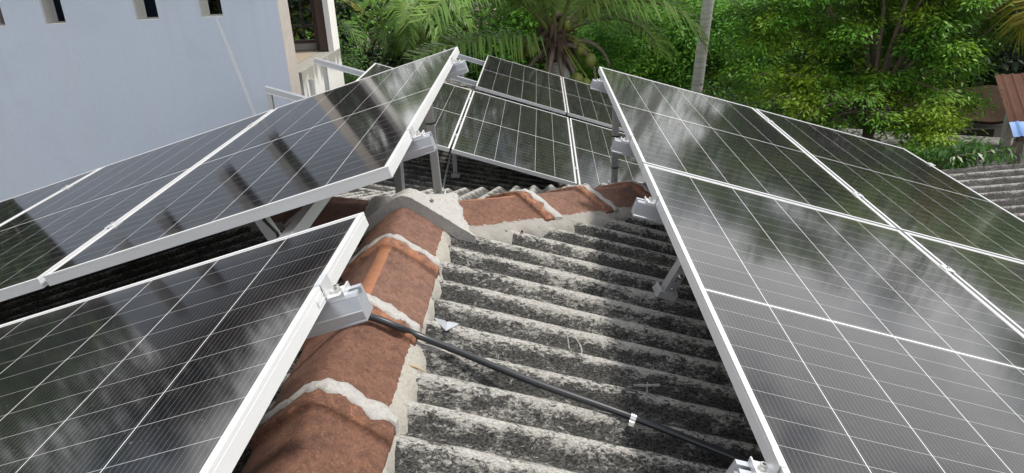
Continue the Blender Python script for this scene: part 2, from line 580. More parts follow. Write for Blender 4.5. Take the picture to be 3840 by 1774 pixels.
def corr(p):
    c = math.cos(2 * math.pi * p)
    # slightly flattened troughs
    h = 0.5 + 0.5 * c
    return h ** 0.85


def slope_side(sign, mat, name, parent, y0=-2.2):
    m = MB()
    NS = 14
    step = PITCH / NS
    ys = np.arange(y0, AP + 2.9, step)
    P, A = [], []
    nx = 34
    und = rng.normal(0, 0.0012, (len(ys), nx + 1))
    for iy, y in enumerate(ys):
        h = corr((y - 1.458) / PITCH)
        s0 = max(0.03, (y - AP) - 0.0)
        s1 = 2.9
        if s0 >= s1 - 0.02:
            break
        lap = 0.005 if (math.floor((y - 0.60) / (PITCH * 7)) % 2 == 0) else 0.0
        row, ar = [], []
        for k in range(nx + 1):
            s = s0 + (s1 - s0) * (k / nx) ** 1.15
            z = RZ - T * s - 0.046 * (1 - h) + lap + und[iy, k]
            row.append(at(RX + sign * s, y, z))
            ar.append(max(0.001, h))
        P.append(row)
        A.append(ar)
    m.grid(P, attr=A)
    o = m.build(name, mat, parent, smooth=True)
    return o


house = thing('house', 'low house with weathered corrugated hipped roof under the black conduit and ridge tiles', 'house')
slope_side(1, MAT['sheet'], 'roof_slope', house)
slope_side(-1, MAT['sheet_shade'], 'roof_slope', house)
m = MB()
NS = 14
xs = np.arange(-2.9 + 0.05, 2.9 - 0.05, 0.1400 / NS)
P, A = [], []
for s in xs:
    h = corr((RX + s + 0.485) / 0.1400)
    row, ar = [], []
    d0, d1 = max(0.03, abs(s)), 2.9
    for k in range(25):
        d = d0 + (d1 - d0) * k / 24
        row.append(at(RX + s, AP + d, RZ - T * 1.04 * d - 0.046 * (1 - h)))
        ar.append(max(0.001, h))
    P.append(row)
    A.append(ar)
m.grid(P, attr=A)
m.build('roof_slope', MAT['sheet_hip'], house, smooth=True)
m = MB()
# eaves fascia and house walls
m.box((RX, (-2.2 + AP + 2.6) / 2, (CH - 2.05) / 2), (5.1, AP + 2.6 + 2.2, CH - 2.05))
m.build('wall', MAT['house_white'], house)

# cream mortar filling the troughs along the ridge tiles, grey cement along the hip tiles
m = MB()
P = []
ys = np.arange(-1.6, AP - 0.05, 0.012)
nz = [0.0] * 6
prev = 0.0
for y in ys:
    prev = 0.8 * prev + 0.2 * rng.normal(0, 0.014)
    row = []
    h = corr((y - 1.458) / PITCH)
    for k, s in enumerate((0.115, 0.135, 0.158, 0.168, 0.178 + prev, 0.190 + prev)):
        crest = RZ - T * s
        tr = crest - 0.046 * (1 - h)
        lift = (0.020, 0.016, 0.010, 0.005, 0.002, -0.02)[k]
        w = (1, 1, 1, 0.9, 0.62, 0.0)[k]
        z = tr + (crest - tr) * w + lift + rng.normal(0, 0.0012)
        row.append(at(RX + s, y, z))
    P.append(row)
m.grid(P)
m.build('mortar_fillet', MAT['cream'], house, smooth=True)

u1 = Vector((1, 1, 0)).normalized()


def hip_fillet(sign, width):
    m = MB()
    P = []
    prev = 0
    for t in np.arange(0.08, 3.2, 0.014):
        prev = 0.8 * prev + 0.2 * rng.normal(0, 0.045)
        row = []
        for k, d in enumerate((0.175, 0.19, 0.205, 0.22, 0.235 + prev * 0.5, 0.255 + prev, 0.275 + prev)):
            d = d * width
            px = RX + sign * (t / math.sqrt(2) + d / math.sqrt(2))
            py = AP + t / math.sqrt(2) - d / math.sqrt(2)
            s = sign * (px - RX)
            crest = RZ - T * s
            h = corr((py - 1.458) / PITCH)
            tr = crest - 0.046 * (1 - h)
            w = (1, 1, 1, 0.95, 0.8, 0.45, 0)[k]
            z = tr + (crest - tr) * w + (0.004, 0.008, 0.009, 0.007, 0.005, 0.003, -0.02)[k] + rng.normal(0, 0.003)
            row.append(at(px, py, z))
        P.append(row)
    m.grid(P)
    m.build('mortar_fillet', MAT['cement'], house, smooth=True)


hip_fillet(1, 1.0)
hip_fillet(-1, 1.0)

# ------------------------------------------------------------------ clay ridge and hip tiles
TW, TH = 0.160, 0.118


def tile_prof(lift, n=28, hk=1.0, wf=1.0):
    """V with a rounded crest, (across, height) for across in -TW..TW, crest at 0"""
    out = []
    for i in range(n + 1):
        d = -TW + 2 * TW * i / n
        a = abs(d)
        r = 0.026
        z = -hk * (TH / TW) * (math.sqrt(a * a + r * r) - r) * 1.09
        if a > TW * 0.93:
            z -= 0.006
        out.append((d * wf * (1 + lift * 2.2), z + lift))
    return out


def ridge_tile(label, p0, dirv, length, fresh_crest=0.0, fresh_collar=0.6, cat='roof tile', band=True, wob=0.0, hk=1.0, wf=1.0):
    """tile along dirv from p0 (crest), collar and mortar band at its far end"""
    d = Vector(dirv).normalized()
    side = Vector((d.y, -d.x, 0)).normalized()
    up = side.cross(d).normalized()
    M = Matrix(((side.x, d.x, up.x, p0.x), (side.y, d.y, up.y, p0.y), (side.z, d.z, up.z, p0.z), (0, 0, 0, 1)))
    t = thing('ridge_tile', label, cat, M, 'clay ridge and hip tiles')
    m = MB()
    L = length
    ts = list(np.linspace(-0.02, L - 0.084, 16)) + [L - 0.080, L - 0.077, L - 0.074, L - 0.05, L - 0.03, L - 0.008, L - 0.004, L]
    P, A = [], []
    for tt in ts:
        u = max(0.0, min(1.0, (tt - (L - 0.080)) / 0.005))
        lift = 0.005 + 0.021 * u - (0.004 if tt > L - 0.006 else 0)
        pr = tile_prof(lift, hk=hk, wf=wf)
        row, ar = [], []
        for (a, z) in pr:
            row.append(Vector((a, tt, z + wob * math.sin(9 * tt) + rng.normal(0, 0.0006))))
            f = 0.001
            if u > 0 and tt < L - 0.02:
                f = fresh_collar
            if fresh_crest and u == 0 and -0.034 < a < 0.012:
                f = fresh_crest
            ar.append(f)
        P.append(row)
        A.append(ar)
    m.grid(P, attr=A)
    # thickness skirts
    for sgn, j in ((-1, 0), (1, -1)):
        m.grid([[r[j], r[j] + Vector((0, 0, -0.014))] for r in P])
    e = P[0]
    m.grid([e, [q + Vector((0, 0, -0.014)) for q in e]])
    m.build('tile_body', MAT['clay'], t, smooth=True)
    if band:
        b = MB()
        P = []
        offs = rng.normal(0, 0.0075, 29)
        offs = np.convolve(offs, [0.25, 0.5, 0.25], 'same')
        offs2 = np.convolve(rng.normal(0, 0.008, 29), [0.25, 0.5, 0.25], 'same')
        for k, (tt, lf) in enumerate(((L - 0.030, 0.0240), (L - 0.027, 0.0295), (L - 0.012, 0.0315), (L + 0.002, 0.030), (L + 0.016, 0.025), (L + 0.028, 0.018), (L + 0.038, 0.012), (L + 0.041, 0.001))):
            row = []
            for i, (a, z) in enumerate(tile_prof(lf, hk=hk, wf=wf)):
                row.append(Vector((a, tt + (offs[i] if k < 2 else offs2[i]) * (1.6 if k < 2 else 1), z + rng.normal(0, 0.0021))))
            P.append(row)
        b.grid(P)
        for j in (0, -1):
            b.grid([[r[j], r[j] + Vector((0.0, 0, -0.045))] for r in P])
        b.build('mortar_band', MAT['mortar'], t, smooth=True)
    return t


CR = -1.003
ya = AP - 0.10
starts = [(2.405, 'clay ridge tile nearest the cement cap at the apex, lichen-dark flank'),
          (1.945, 'clay ridge tile with bright orange worn crest, beyond the near panel\'s rail end'),
          (1.490, 'clay ridge tile passing under the black conduit end, rust brown'),
          (1.035, 'clay ridge tile at the bottom edge of the photo, orange patch on its crest'),
          (0.58, 'clay ridge tile hidden below the frame edge, nearest to the viewer'),
          (0.12, 'clay ridge tile right under the viewer')]
ends = [ya + 0.08, 2.405, 1.945, 1.490, 1.035, 0.58]
for i, ((y0, lab), y1) in enumerate(zip(starts[:5], ends)):
    xx = RX + (0.006 if i % 2 else -0.004)
    ridge_tile(lab, at(xx, y0, CR), (0.004, 1, 0), y1 - y0, fresh_crest=0.75 if i == 1 else (0.3 if i == 3 else 0.0),
               fresh_collar=0.52 if i in (1, 2) else 0.4, band=(i != 0))

hd = Vector((1, 1, -T)).normalized()
hl = math.sqrt(2 + T * T)
hs = [0.06, 0.475, 0.768, 1.06, 1.36]
hl_lab = ['clay hip tile beside the white side of the cement cap, thin orange rim', 'middle clay hip tile between the two pale mortar bands',
          'dark clay hip tile with bright orange crest, next to the right panel frame', 'clay hip tile in shade beneath the right panels']
for i in range(4):
    s0, s1 = hs[i], hs[i + 1]
    ridge_tile(hl_lab[i], at(RX + s0, AP + s0, CR - 0.042 - T * s0), hd, (s1 - s0) * hl, fresh_crest=0.62 if i in (0, 2) else 0.3, fresh_collar=0.5, hk=0.66, wf=1.27)
hd2 = Vector((-1, 1, -T)).normalized()
for i, lab in enumerate(['dark brown hip tile left of the cement cap, under the left panel edge', 'shaded hip tile further left under the left panels']):
    s0, s1 = (0.06, 0.52, 0.95)[i:i + 2]
    ridge_tile(lab, at(RX - s0, AP + s0, CR - 0.042 - T * s0), hd2, (s1 - s0) * hl, fresh_collar=0.3, hk=0.66, wf=1.27)

# cement cap over the apex: a trowelled saddle over the three ridges
m = MB()
gx = np.arange(-0.30, 0.301, 0.008)
gy = np.arange(-0.165, 0.26, 0.008)


def capz(dx, dy):
    k = (TH / TW) * 1.05
    def soft(a, r=0.03):
        return math.sqrt(a * a + r * r) - r
    zs = []
    if dy < 0.05:
        zs.append(-k * soft(dx) * 0.95)
    for sg in (1, -1):
        s = (sg * dx + dy) / math.sqrt(2)
        d = (sg * dx - dy) / math.sqrt(2)
        if s > -0.02:
            zs.append(-0.026 - T * max(0, s) / math.sqrt(2) - 0.8 * k * soft(d))
    # thick trowelled lip at the front, thinning to the back
    return (max(zs) if zs else -0.2) + max(0.026, 0.050 - 0.26 * (dy + 0.125))


def capin(dx, dy):
    if dy < -0.125:
        return False
    for sg in (1, -1):
        s = (sg * dx + dy) / math.sqrt(2)
        d = abs(sg * dx - dy) / math.sqrt(2)
        if s > 0.250 - 0.50 * d + 0.007 * math.sin(55 * (dx - dy)):
            return False
    return True


idx = {}
V, F, inside = [], [], {}
for i, dx in enumerate(gx):
    for j, dy in enumerate(gy):
        inside[i, j] = capin(dx, dy)
        idx[i, j] = len(V)
        z = capz(dx, dy) + rng.normal(0, 0.0010) + 0.003 * math.sin(31 * dx + 5) * math.sin(27 * dy)
        base = RZ - T * max(abs(dx), dy, 0) + 0.014
        V.append(at(RX + dx, AP + dy, max(-1.0 + z, base)))
for i in range(len(gx) - 1):
    for j in range(len(gy) - 1):
        q = [(i, j), (i + 1, j), (i + 1, j + 1), (i, j + 1)]
        if all(inside[k] for k in q):
            F.append(tuple(idx[k] for k in q))
# skirt on open borders
from collections import Counter
ed = Counter()
for f in F:
    for a, b in zip(f, f[1:] + f[:1]):
        ed[tuple(sorted((a, b)))] += 1
dr = {}
for f in list(F):
    for a, b in zip(f, f[1:] + f[:1]):
        if ed[tuple(sorted((a, b)))] == 1:
            for k in (a, b):
                if k not in dr:
                    dr[k] = len(V)
                    V.append(V[k] + Vector((0, 0, -0.06)))
            F.append((b, a, dr[a], dr[b]))
m.add(V, F)
cap = m.build('cement_saddle', MAT['mortar'])
tag(cap, 'pale cement cap where the ridge meets both hips, grey front lip and white right side', 'cement cap')

m = MB()
m.tube([(0, 0, 0), (0.006, 0.004, 0.004), (0.014, 0.006, 0.002)], [0.005, 0.009, 0.004], 7)
o = m.build('pebble', MAT['cement'], smooth=True)
o.location = at(-0.455, 2.86, -1.022)
tag(o, 'small grey pebble on the white side of the cement cap', 'pebble')

# ------------------------------------------------------------------ panels
PW, PL, PG = 1.134, 2.278, 0.020


def frame_mesh():
    m = MB()
    a, b, hgt = PW / 2, PL / 2, 0.035
    lip, wall = 0.011, 0.002

    # one side profile in (inward, z): outer wall with a shallow groove, top lip, bottom flange
    prof = [(0, 0), (lip, 0), (lip, -0.0018), (wall, -0.0018), (wall, -0.033), (0.026, -0.033), (0.026, -0.035), (0.0006, -0.035),
            (0.0006, -0.0095), (0.0016, -0.0088), (0.0016, -0.0075), (0, -0.0068)]
    corners = [(-a, -b, 1, 1), (a, -b, -1, 1), (a, b, -1, -1), (-a, b, 1, -1)]
    ring = []
    for (x, y, sx, sy) in corners:
        ring.append([Vector((x + sx * p[0], y + sy * p[0], p[1])) for p in prof])
    n = len(prof)
    V = [p for r in ring for p in r]
    F = []
    for k in range(4):
        k2 = (k + 1) % 4
        for i in range(n):
            j = (i + 1) % n
            F.append((k * n + i, k2 * n + i, k2 * n + j, k * n + j))
    m.add(V, F)
    return m


fm = frame_mesh().build('frame', MAT['frame'])
frame_me = fm.data
bpy.data.objects.remove(fm)
gm = MB()
gm.box((0, 0, -0.0042), (PW - 0.0045, PL - 0.0045, 0.0045))
go = gm.build('laminate', MAT['glass'])
glass_me = go.data
bpy.data.objects.remove(go)
glass_me.materials.append(MAT['back'])
for p in glass_me.polygons:
    if p.normal.z < -0.5:
        p.material_index = 1
sl = MB()
_o = [(-0.026, -0.0150), (0.026, -0.0150), (0.026, -0.0270), (-0.026, -0.0270)]
_i = [(-0.023, -0.0172), (0.023, -0.0172), (0.023, -0.0248), (-0.023, -0.0248)]
sl.add([(0.0, p[0], p[1]) for p in _o] + [(0.0012, p[0], p[1]) for p in _o] + [(0.0012, p[0], p[1]) for p in _i] + [(0.0002, p[0], p[1]) for p in _i],
       [q for k in range(4) for q in ((k, (k + 1) % 4, 4 + (k + 1) % 4, 4 + k), (4 + k, 4 + (k + 1) % 4, 8 + (k + 1) % 4, 8 + k), (8 + k, 8 + (k + 1) % 4, 12 + (k + 1) % 4, 12 + k))] + [(12, 13, 14, 15)])
so = sl.build('frame_slot', MAT['clamp'])
slot_me = so.data
bpy.data.objects.remove(so)


def arr_matrix(o, u, v):
    """array frame: x across towards world +X, y away from the camera, z up; u, v as measured (v points to the camera)"""
    u, v = Vector(u), Vector(v)
    x = u if u.x > 0 else -u
    y = -v
    x.normalize()
    y = (y - x * y.dot(x)).normalized()
    z = x.cross(y)
    o = at(*o)
    return Matrix(((x.x, y.x, z.x, o.x), (x.y, y.y, z.y, o.y), (x.z, y.z, z.z, o.z), (0, 0, 0, 1)))


AR = arr_matrix((0.430, 5.282, -0.932), (0.9556, -0.0018, -0.2950), (-0.0018, -1, 0))
AR2 = arr_matrix((0.423, 2.970, -0.928), (0.9553, -0.0022, -0.2955), (-0.0024, -1, -0.0004))
AL1 = arr_matrix((-0.447, 4.299, -0.614), (-0.9626, -0.0060, -0.2708), (0.0055, -1, 0.0004))
AL2 = arr_matrix((-0.428, 1.666, -0.616), (-0.9625, -0.0029, -0.2711), (0.0013, -1, 0.006))
AC1 = arr_matrix((-0.730, 11.193, -1.739), (0.9485, -0.0050, -0.3166), (-0.0061, -1, -0.0026))
AC3 = arr_matrix((-0.742, 8.523, -1.720), (0.9501, -0.0047, -0.3121), (-0.0104, -0.9998, -0.0167))


def Tm(x, y, z):
    return Matrix.Translation((x, y, z))


def panel(A, k, sgn, label, group):
    """k-th panel counted from the array's inner corner; sgn +1 when the array runs to +X"""
    xc = sgn * (k * (PW + PG) + PW / 2)
    t = thing('solar_panel', label, 'solar panel', A @ Tm(xc, -PL / 2, 0), group)
    fr = link('frame', frame_me, t)
    link('laminate', glass_me, t)
    # the two stamped label slots face the walkway side
    for yy in (0.72, -0.72):
        link('frame_slot', slot_me, fr, Tm(-sgn * (PW / 2 + 0.0002), yy, 0) @ Matrix.Rotation(R(180) if sgn > 0 else 0, 4, 'Z'))
    return t


GR = 'solar panels on the right array'
panel(AR, 0, 1, 'right array solar panel with its top corner just below the coconuts', GR)
panel(AR, 1, 1, 'solar panel at the far right corner of the right array, under the big lime-green tree', GR)
panel(AR2, 0, 1, 'large foreground solar panel on the right reflecting bright clouds', GR)
panel(AR2, 1, 1, 'solar panel cut by the right edge of the photo, behind the foreground cloud-reflecting one', GR)
GL = 'solar panels on the left array'
panel(AL1, 0, -1, 'left array solar panel with white reflected streaks, top corner against palm leaves', GL)
panel(AL1, 1, -1, 'solar panel in the left array reflecting the plain blue-grey wall, middle of its row', GL)
panel(AL1, 2, -1, 'solar panel at the left edge of the photo with a dark green reflection', GL)
panel(AL1, 3, -1, 'solar panel out at the left end of the left array row', GL)
panel(AL2, 0, -1, 'large foreground solar panel at lower left beside the clay ridge tiles', GL)
panel(AL2, 1, -1, 'foreground solar panel left of the lower left one, cut by the photo edge', GL)
GC = 'solar panels on the back array'
panel(AC1, 0, 1, 'whole dark solar panel of the back row, directly in front of the coconut palm', GC)
panel(AC1, 1, 1, 'back row solar panel with a bright reflection, partly behind the right array corner', GC)
panel(AC1, 2, 1, 'back row solar panel hidden behind the right array', GC)
panel(AC3, 0, 1, 'whole solar panel in the middle with a diagonal cloud reflection, above the orange hip tiles', GC)
panel(AC3, -1, 1, 'solar panel of the back array half hidden behind the left array frame', GC)
panel(AC3, 1, 1, 'back array solar panel behind the upright support leg and hip tile', GC)
panel(AC3, 2, 1, 'back array solar panel hidden below the right array', GC)

# ------------------------------------------------------------------ rails, clamps
RV = (0.380, 1.845)
# outline (y, z): -y face ribbed, t-slot on top
PR = [(-0.020, 0), (-0.006, 0), (-0.006, -0.004), (-0.011, -0.004), (-0.011, -0.016), (0.011, -0.016), (0.011, -0.004), (0.006, -0.004), (0.006, 0), (0.020, 0),
      (0.022, -0.004), (0.022, -0.052), (0.027, -0.054), (0.027, -0.060), (-0.030, -0.060), (-0.030, -0.057), (-0.0285, -0.0555), (-0.0285, -0.053), (-0.030, -0.052), (-0.031, -0.036)]
for i in range(9):
    f = i / 9
    yb = -0.029 + 0.0075 * f
    zb = -0.034 + 0.028 * f
    PR += [(yb, zb), (yb + 0.0015, zb + 0.0014), (yb - 0.0002, zb + 0.0022)]
PR += [(-0.0215, -0.004)]
PR = PR[::-1]
PRflat = [(-y, z) for (y, z) in PR][::-1]


def rail(A, v, x0, x1, label, group, flat=False):
    m = MB()
    m.prism(PRflat if flat else PR, 0, x1 - x0)
    o = m.build('mounting_rail', MAT['rail'], M=A @ Tm(x0, -v, -0.0355))
    # open end: dark cable cavity seen at the cut end is part of the profile outline
    return tag(o, label, 'mounting rail', group)


gr = 'aluminium mounting rails'
rail(AR, RV[0], -0.065, 2.38, 'aluminium rail end under the far top corner of the right array', gr, True)
rail(AR, RV[1], -0.067, 2.38, 'aluminium rail end just left of the upright leg, right array upper panel', gr, True)
rail(AR2, RV[0] + 0.005, -0.066, 2.38, 'aluminium rail end above the shaded corrugations beside the dark hip tile', gr, True)
rail(AR2, RV[1], -0.064, 2.38, 'aluminium rail end at the bottom edge where the conduit disappears', gr, True)
rail(AL1, RV[0], -4.7, 0.060, 'aluminium rail end below the left array\'s top corner, in front of palm leaves', gr)
rail(AL1, RV[1], -4.7, 0.058, 'aluminium rail end at the left array\'s right edge above the tan-topped leg', gr)
rail(AL2, RV[0], -2.4, 0.061, 'ribbed aluminium rail end over the ridge tiles in the left foreground', gr)
rail(AL2, RV[1], -2.4, 0.061, 'aluminium rail below the photo\'s lower edge under the foreground left panel', gr)
rail(AC1, RV[0], -0.62, 3.5, 'far bare rail between palm leaves and back row panel', gr, True)
rail(AC1, RV[1], -0.62, 3.5, 'lower bare rail left of the back row panel, in front of palm leaves', gr, True)
rail(AC3, RV[0], -1.735, 3.5, 'long bare rail running out in front of the white end wall', gr, True)
rail(AC3, RV[1], -1.775, 3.5, 'bare rail end in front of the blue-grey wall corner', gr, True)


def bolt(m, M, r=0.0085, h=0.011):
    n = 14
    for (ra, z0, z1) in ((r * 1.25, 0, 0.002), (r, 0.002, h)):
        vv, ff = [], []
        for z in (z0, z1):
            for k in range(n):
                t = 2 * math.pi * k / n
                vv.append(M @ Vector((ra * math.cos(t), ra * math.sin(t), z)))
        ff = [(k, (k + 1) % n, n + (k + 1) % n, n + k) for k in range(n)] + [tuple(range(n))[::-1]]
        m.add(vv, ff)
        if z1 == h:
            # socket: inner ring sunk
            vi = [M @ Vector((r * 0.55 * math.cos(2 * math.pi * k / 6), r * 0.55 * math.sin(2 * math.pi * k / 6), zz)) for zz in (h, h - 0.006) for k in range(6)]
            m.add(vi, [(k, k + 6, (k + 1) % 6 + 6, (k + 1) % 6) for k in range(6)] + [tuple(range(6, 12))])
            ring = [M @ Vector((r * math.cos(2 * math.pi * k / 12), r * math.sin(2 * math.pi * k / 12), h)) for k in range(12)]
            inner = [M @ Vector((r * 0.55 * math.cos(2 * math.pi * k / 12), r * 0.55 * math.sin(2 * math.pi * k / 12), h)) for k in range(12)]
            m.add(ring + inner, [(k, (k + 1) % 12, 12 + (k + 1) % 12, 12 + k) for k in range(12)])
        else:
            m.add([M @ Vector((ra * math.cos(2 * math.pi * k / n), ra * math.sin(2 * math.pi * k / n), z1)) for k in range(n)], [tuple(range(n))])


def end_clamp(A, v, sgn, label):
    """Z clamp on the array's inner edge; sgn = direction from the frame out over the rail end"""
    t = thing('end_clamp', label, 'panel clamp', A @ Tm(0, -v, 0) @ Matrix.Diagonal((sgn, 1, 1, 1)), 'end clamps holding panel edges')
    m = MB()
    w = 0.046
    prof = [(-0.010, 0.0005), (-0.010, 0.0035), (0.0045, 0.0035), (0.0045, -0.0305), (0.031, -0.0305), (0.034, -0.024), (0.0375, -0.024), (0.0375, -0.038), (0.034, -0.0345), (0.0015, -0.0345), (0.0015, 0.0005)]
    n = len(prof)
    vv = [Vector((p[0], -w / 2, p[1])) for p in prof] + [Vector((p[0], w / 2, p[1])) for p in prof]
    m.add(vv, [(i, (i + 1) % n, n + (i + 1) % n, n + i) for i in range(n)] + [tuple(range(n))[::-1], tuple(range(n, 2 * n))])
    m.build('bracket', MAT['clamp'], t)
    b = MB()
    bolt(b, Tm(0.0185, 0, -0.0305), 0.0075, 0.013)
    b.build('bolt', MAT['steel'], t)
    return t


end_clamp(AR, RV[0], -1, 'end clamp at the right array\'s top left corner')
end_clamp(AR, RV[1], -1, 'end clamp on the rail end just left of the upright leg')
end_clamp(AR2, RV[0] + 0.005, -1, 'end clamp with bolt above the dark hip tile on the right array')
end_clamp(AR2, RV[1], -1, 'end clamp with socket bolt at the photo\'s bottom edge')
end_clamp(AL1, RV[0], 1, 'end clamp near the left array\'s top corner, palm leaves behind')
end_clamp(AL1, RV[1], 1, 'end clamp at the middle of the left array\'s bright right edge')
end_clamp(AL2, RV[0], 1, 'large end clamp with socket bolt on the foreground left panel')
end_clamp(AL2, RV[1], 1, 'end clamp below the photo on the foreground left panel')


mcm = MB()
mcm.box((0, 0, 0.0022), (0.040, 0.050, 0.003))
mcm.box((0, 0, -0.012), (0.012, 0.046, 0.026))
mo = mcm.build('bracket', MAT['clamp'])
mid_me = mo.data
bpy.data.objects.remove(mo)
mcb = MB()
bolt(mcb, Tm(0, 0, 0.0037), 0.0065, 0.008)
mo = mcb.build('bolt', MAT['steel'])
midb_me = mo.data
bpy.data.objects.remove(mo)


def mid_clamp(A, k, v, sgn, label):
    x = sgn * (k * (PW + PG) + PW + PG / 2)
    t = thing('mid_clamp', label, 'panel clamp', A @ Tm(x, -v, 0), 'mid clamps between panels')
    link('bracket', mid_me, t)
    link('bolt', midb_me, t)


for (A, k, vi, sg, lab) in [
    (AR, 0, 0, 1, 'mid clamp on the right array seam closest to the big tree'), (AR, 0, 1, 1, 'mid clamp on the right array seam just above the frame crossing'),
    (AR2, 0, 0, 1, 'mid clamp on the right seam just below the frame crossing'), (AR2, 0, 1, 1, 'mid clamp on the right seam outside the photo'),
    (AR, 1, 0, 1, 'clamp on the right array\'s outer edge beside the hanging branch'),
    (AL1, 0, 0, -1, 'mid clamp on the left array\'s upper seam, nearest the wall strip'), (AL1, 0, 1, -1, 'mid clamp on the left array\'s wide white seam, lower end'),
    (AL1, 1, 0, -1, 'mid clamp on the left array\'s second seam against the blue wall'), (AL1, 1, 1, -1, 'mid clamp on the second left seam outside the photo'),
    (AC1, 0, 0, 1, 'mid clamp high between the two back row panels'), (AC1, 0, 1, 1, 'mid clamp low between the two back row panels'),
    (AC3, 0, 0, 1, 'upper mid clamp right of the middle panel with the cloud reflection'), (AC3, 0, 1, 1, 'lower mid clamp right of the middle panel, near the hip tile'),
    (AC3, -1, 0, 1, 'upper mid clamp left of the middle panel'), (AC3, -1, 1, 1, 'lower mid clamp left of the middle panel')]:
    mid_clamp(A, k, RV[vi], sg, lab)


# ------------------------------------------------------------------ support legs
def leg(label, base, top, w=0.041, face=0.0, foot=True, ties=(), tan=False, plate=False):
    base, top = at(*base), at(*top)
    d = (top - base)
    L = d.length
    z = d.normalized()
    x = Vector((math.cos(face), math.sin(face), 0))
    x = (x - z * x.dot(z)).normalized()
    y = z.cross(x)
    M = Matrix(((x.x, y.x, z.x, base.x), (x.y, y.y, z.y, base.y), (x.z, y.z, z.z, base.z), (0, 0, 0, 1)))
    t = thing('support_leg', label, 'support leg', M, 'aluminium legs under the panels')
    m = MB()
    h = w / 2
    c = 0.0028
    # C channel, closed side facing -y
    prof = [(-h, -h), (h, -h), (h, h), (h - 0.009, h), (h - 0.009, h - c), (h - c, h - c), (h - c, -h + c), (-h + c, -h + c), (-h + c, h - c), (-h + 0.009, h - c), (-h + 0.009, h), (-h, h)]
    n = len(prof)
    vv = [Vector((p[0], p[1], 0.01)) for p in prof] + [Vector((p[0], p[1], L)) for p in prof]
    m.add(vv, [(i, (i + 1) % n, n + (i + 1) % n, n + i) for i in range(n)])
    m.build('post', MAT['galv'], t)
    if foot:
        f = MB()
        f.box((0, 0.004, 0.006), (0.078, 0.062, 0.012))
        f.box((0, -0.0285, 0.020), (0.078, 0.005, 0.030))
        f.box((-0.0365, 0.002, 0.022), (0.005, 0.052, 0.030))
        f.box((0.0365, 0.002, 0.022), (0.005, 0.052, 0.030))
        fo = f.build('foot', MAT['clamp'], t)
        b = MB()
        bolt(b, Tm(0.0, -0.031, 0.055) @ Matrix.Rotation(R(90), 4, 'X'), 0.006, 0.006)
        b.build('bolt', MAT['steel'], fo)
    if plate:
        p = MB()
        p.box((0, -h - 0.002, 0.085), (w + 0.002, 0.003, 0.13))
        pl = p.build('splice_plate', MAT['rail'], t)
        b = MB()
        b.box((0.002, -h - 0.006, 0.115), (0.024, 0.006, 0.024))
        bolt(b, Tm(0.002, -h - 0.009, 0.115) @ Matrix.Rotation(R(90), 4, 'X'), 0.007, 0.008)
        b.box((-0.004, -h - 0.005, 0.093), (0.008, 0.004, 0.008))
        b.build('bolt', MAT['steel'], pl)
    for q in ties:
        r_ = MB()
        hh = h + 0.002
        for (sx, sy, dx, dy) in ((0, -hh, w + 0.008, 0.004), (0, hh, w + 0.008, 0.004), (-hh, 0, 0.004, w), (hh, 0, 0.004, w)):
            r_.box((sx, sy, q), (dx, dy, 0.007))
        r_.box((0.006, -hh - 0.005, q - 0.002), (0.008, 0.008, 0.010))
        r_.box((0.028, -hh - 0.004, q + 0.006), (0.02, 0.002, 0.003))
        r_.build('cable_tie', MAT['rubber'], t)
    if tan:
        s_ = MB()
        s_.box((0, -h - 0.0015, L - 0.16), (w * 0.98, 0.002, 0.30))
        s_.build('protective_tape', MAT['tape'], t)
    return t


MAT['tape'] = simple('tan_tape', (0.34, 0.25, 0.16), 0.7)
zr = lambda x: RZ - T * abs(x - RX)
leg('short leg with splice plate and square bolt on the corrugations, right array', (0.463, 2.630, zr(0.463)), (0.615, 2.585, -1.045), plate=True, face=0.12)
leg('stub foot under the rail end beside the dark hip tile', (0.565, 3.47, zr(0.565)), (0.60, 3.45, -1.07), face=0.12)
leg('upright leg with two black cable ties in front of the back panels, right array', (0.500, 4.90, RZ - T * 1.04 * (4.9 - AP)), (0.510, 4.90, -1.045), ties=(0.14, 0.36), foot=True)
leg('bottom leg at the photo\'s lower edge under the right array', (0.60, 1.12, zr(0.60)), (0.66, 1.12, -1.06))
for (x, y, lab) in [(1.6, 2.58, 'inner leg under the foreground right panel'), (1.6, 1.12, 'inner leg under the lower right panel end'), (2.2, 3.44, 'outer leg under the far right panel')]:
    leg(lab, (x, y, zr(x)), (x + 0.08, y, -0.928 - 0.305 * (x - 0.34) - 0.09))
leg('broad grey leg with pale flange left of the tan-topped one, behind the cement cap', (-0.790, 3.93, RZ - T * 1.04 * (3.93 - AP)), (-0.770, 3.92, -0.80), w=0.041, face=-0.25)
leg('tan-topped leg with one black tie, standing behind the cement cap', (-0.575, 3.93, RZ - T * 1.04 * (3.93 - AP)), (-0.590, 3.92, -0.745), tan=False, ties=(0.44,))
leg('dark leaning leg with cable in the gap between the two left rows', (-0.865, 2.42, zr(-0.865)), (-1.02, 2.44, -0.855), face=0.1)
leg('inner leg below the left array, in deep shade', (-2.2, 2.42, zr(-2.2)), (-2.3, 2.44, -1.2))
leg('leg under the foreground left panel, out of sight', (-1.2, 1.28, zr(-1.2)), (-1.3, 1.28, -0.94))

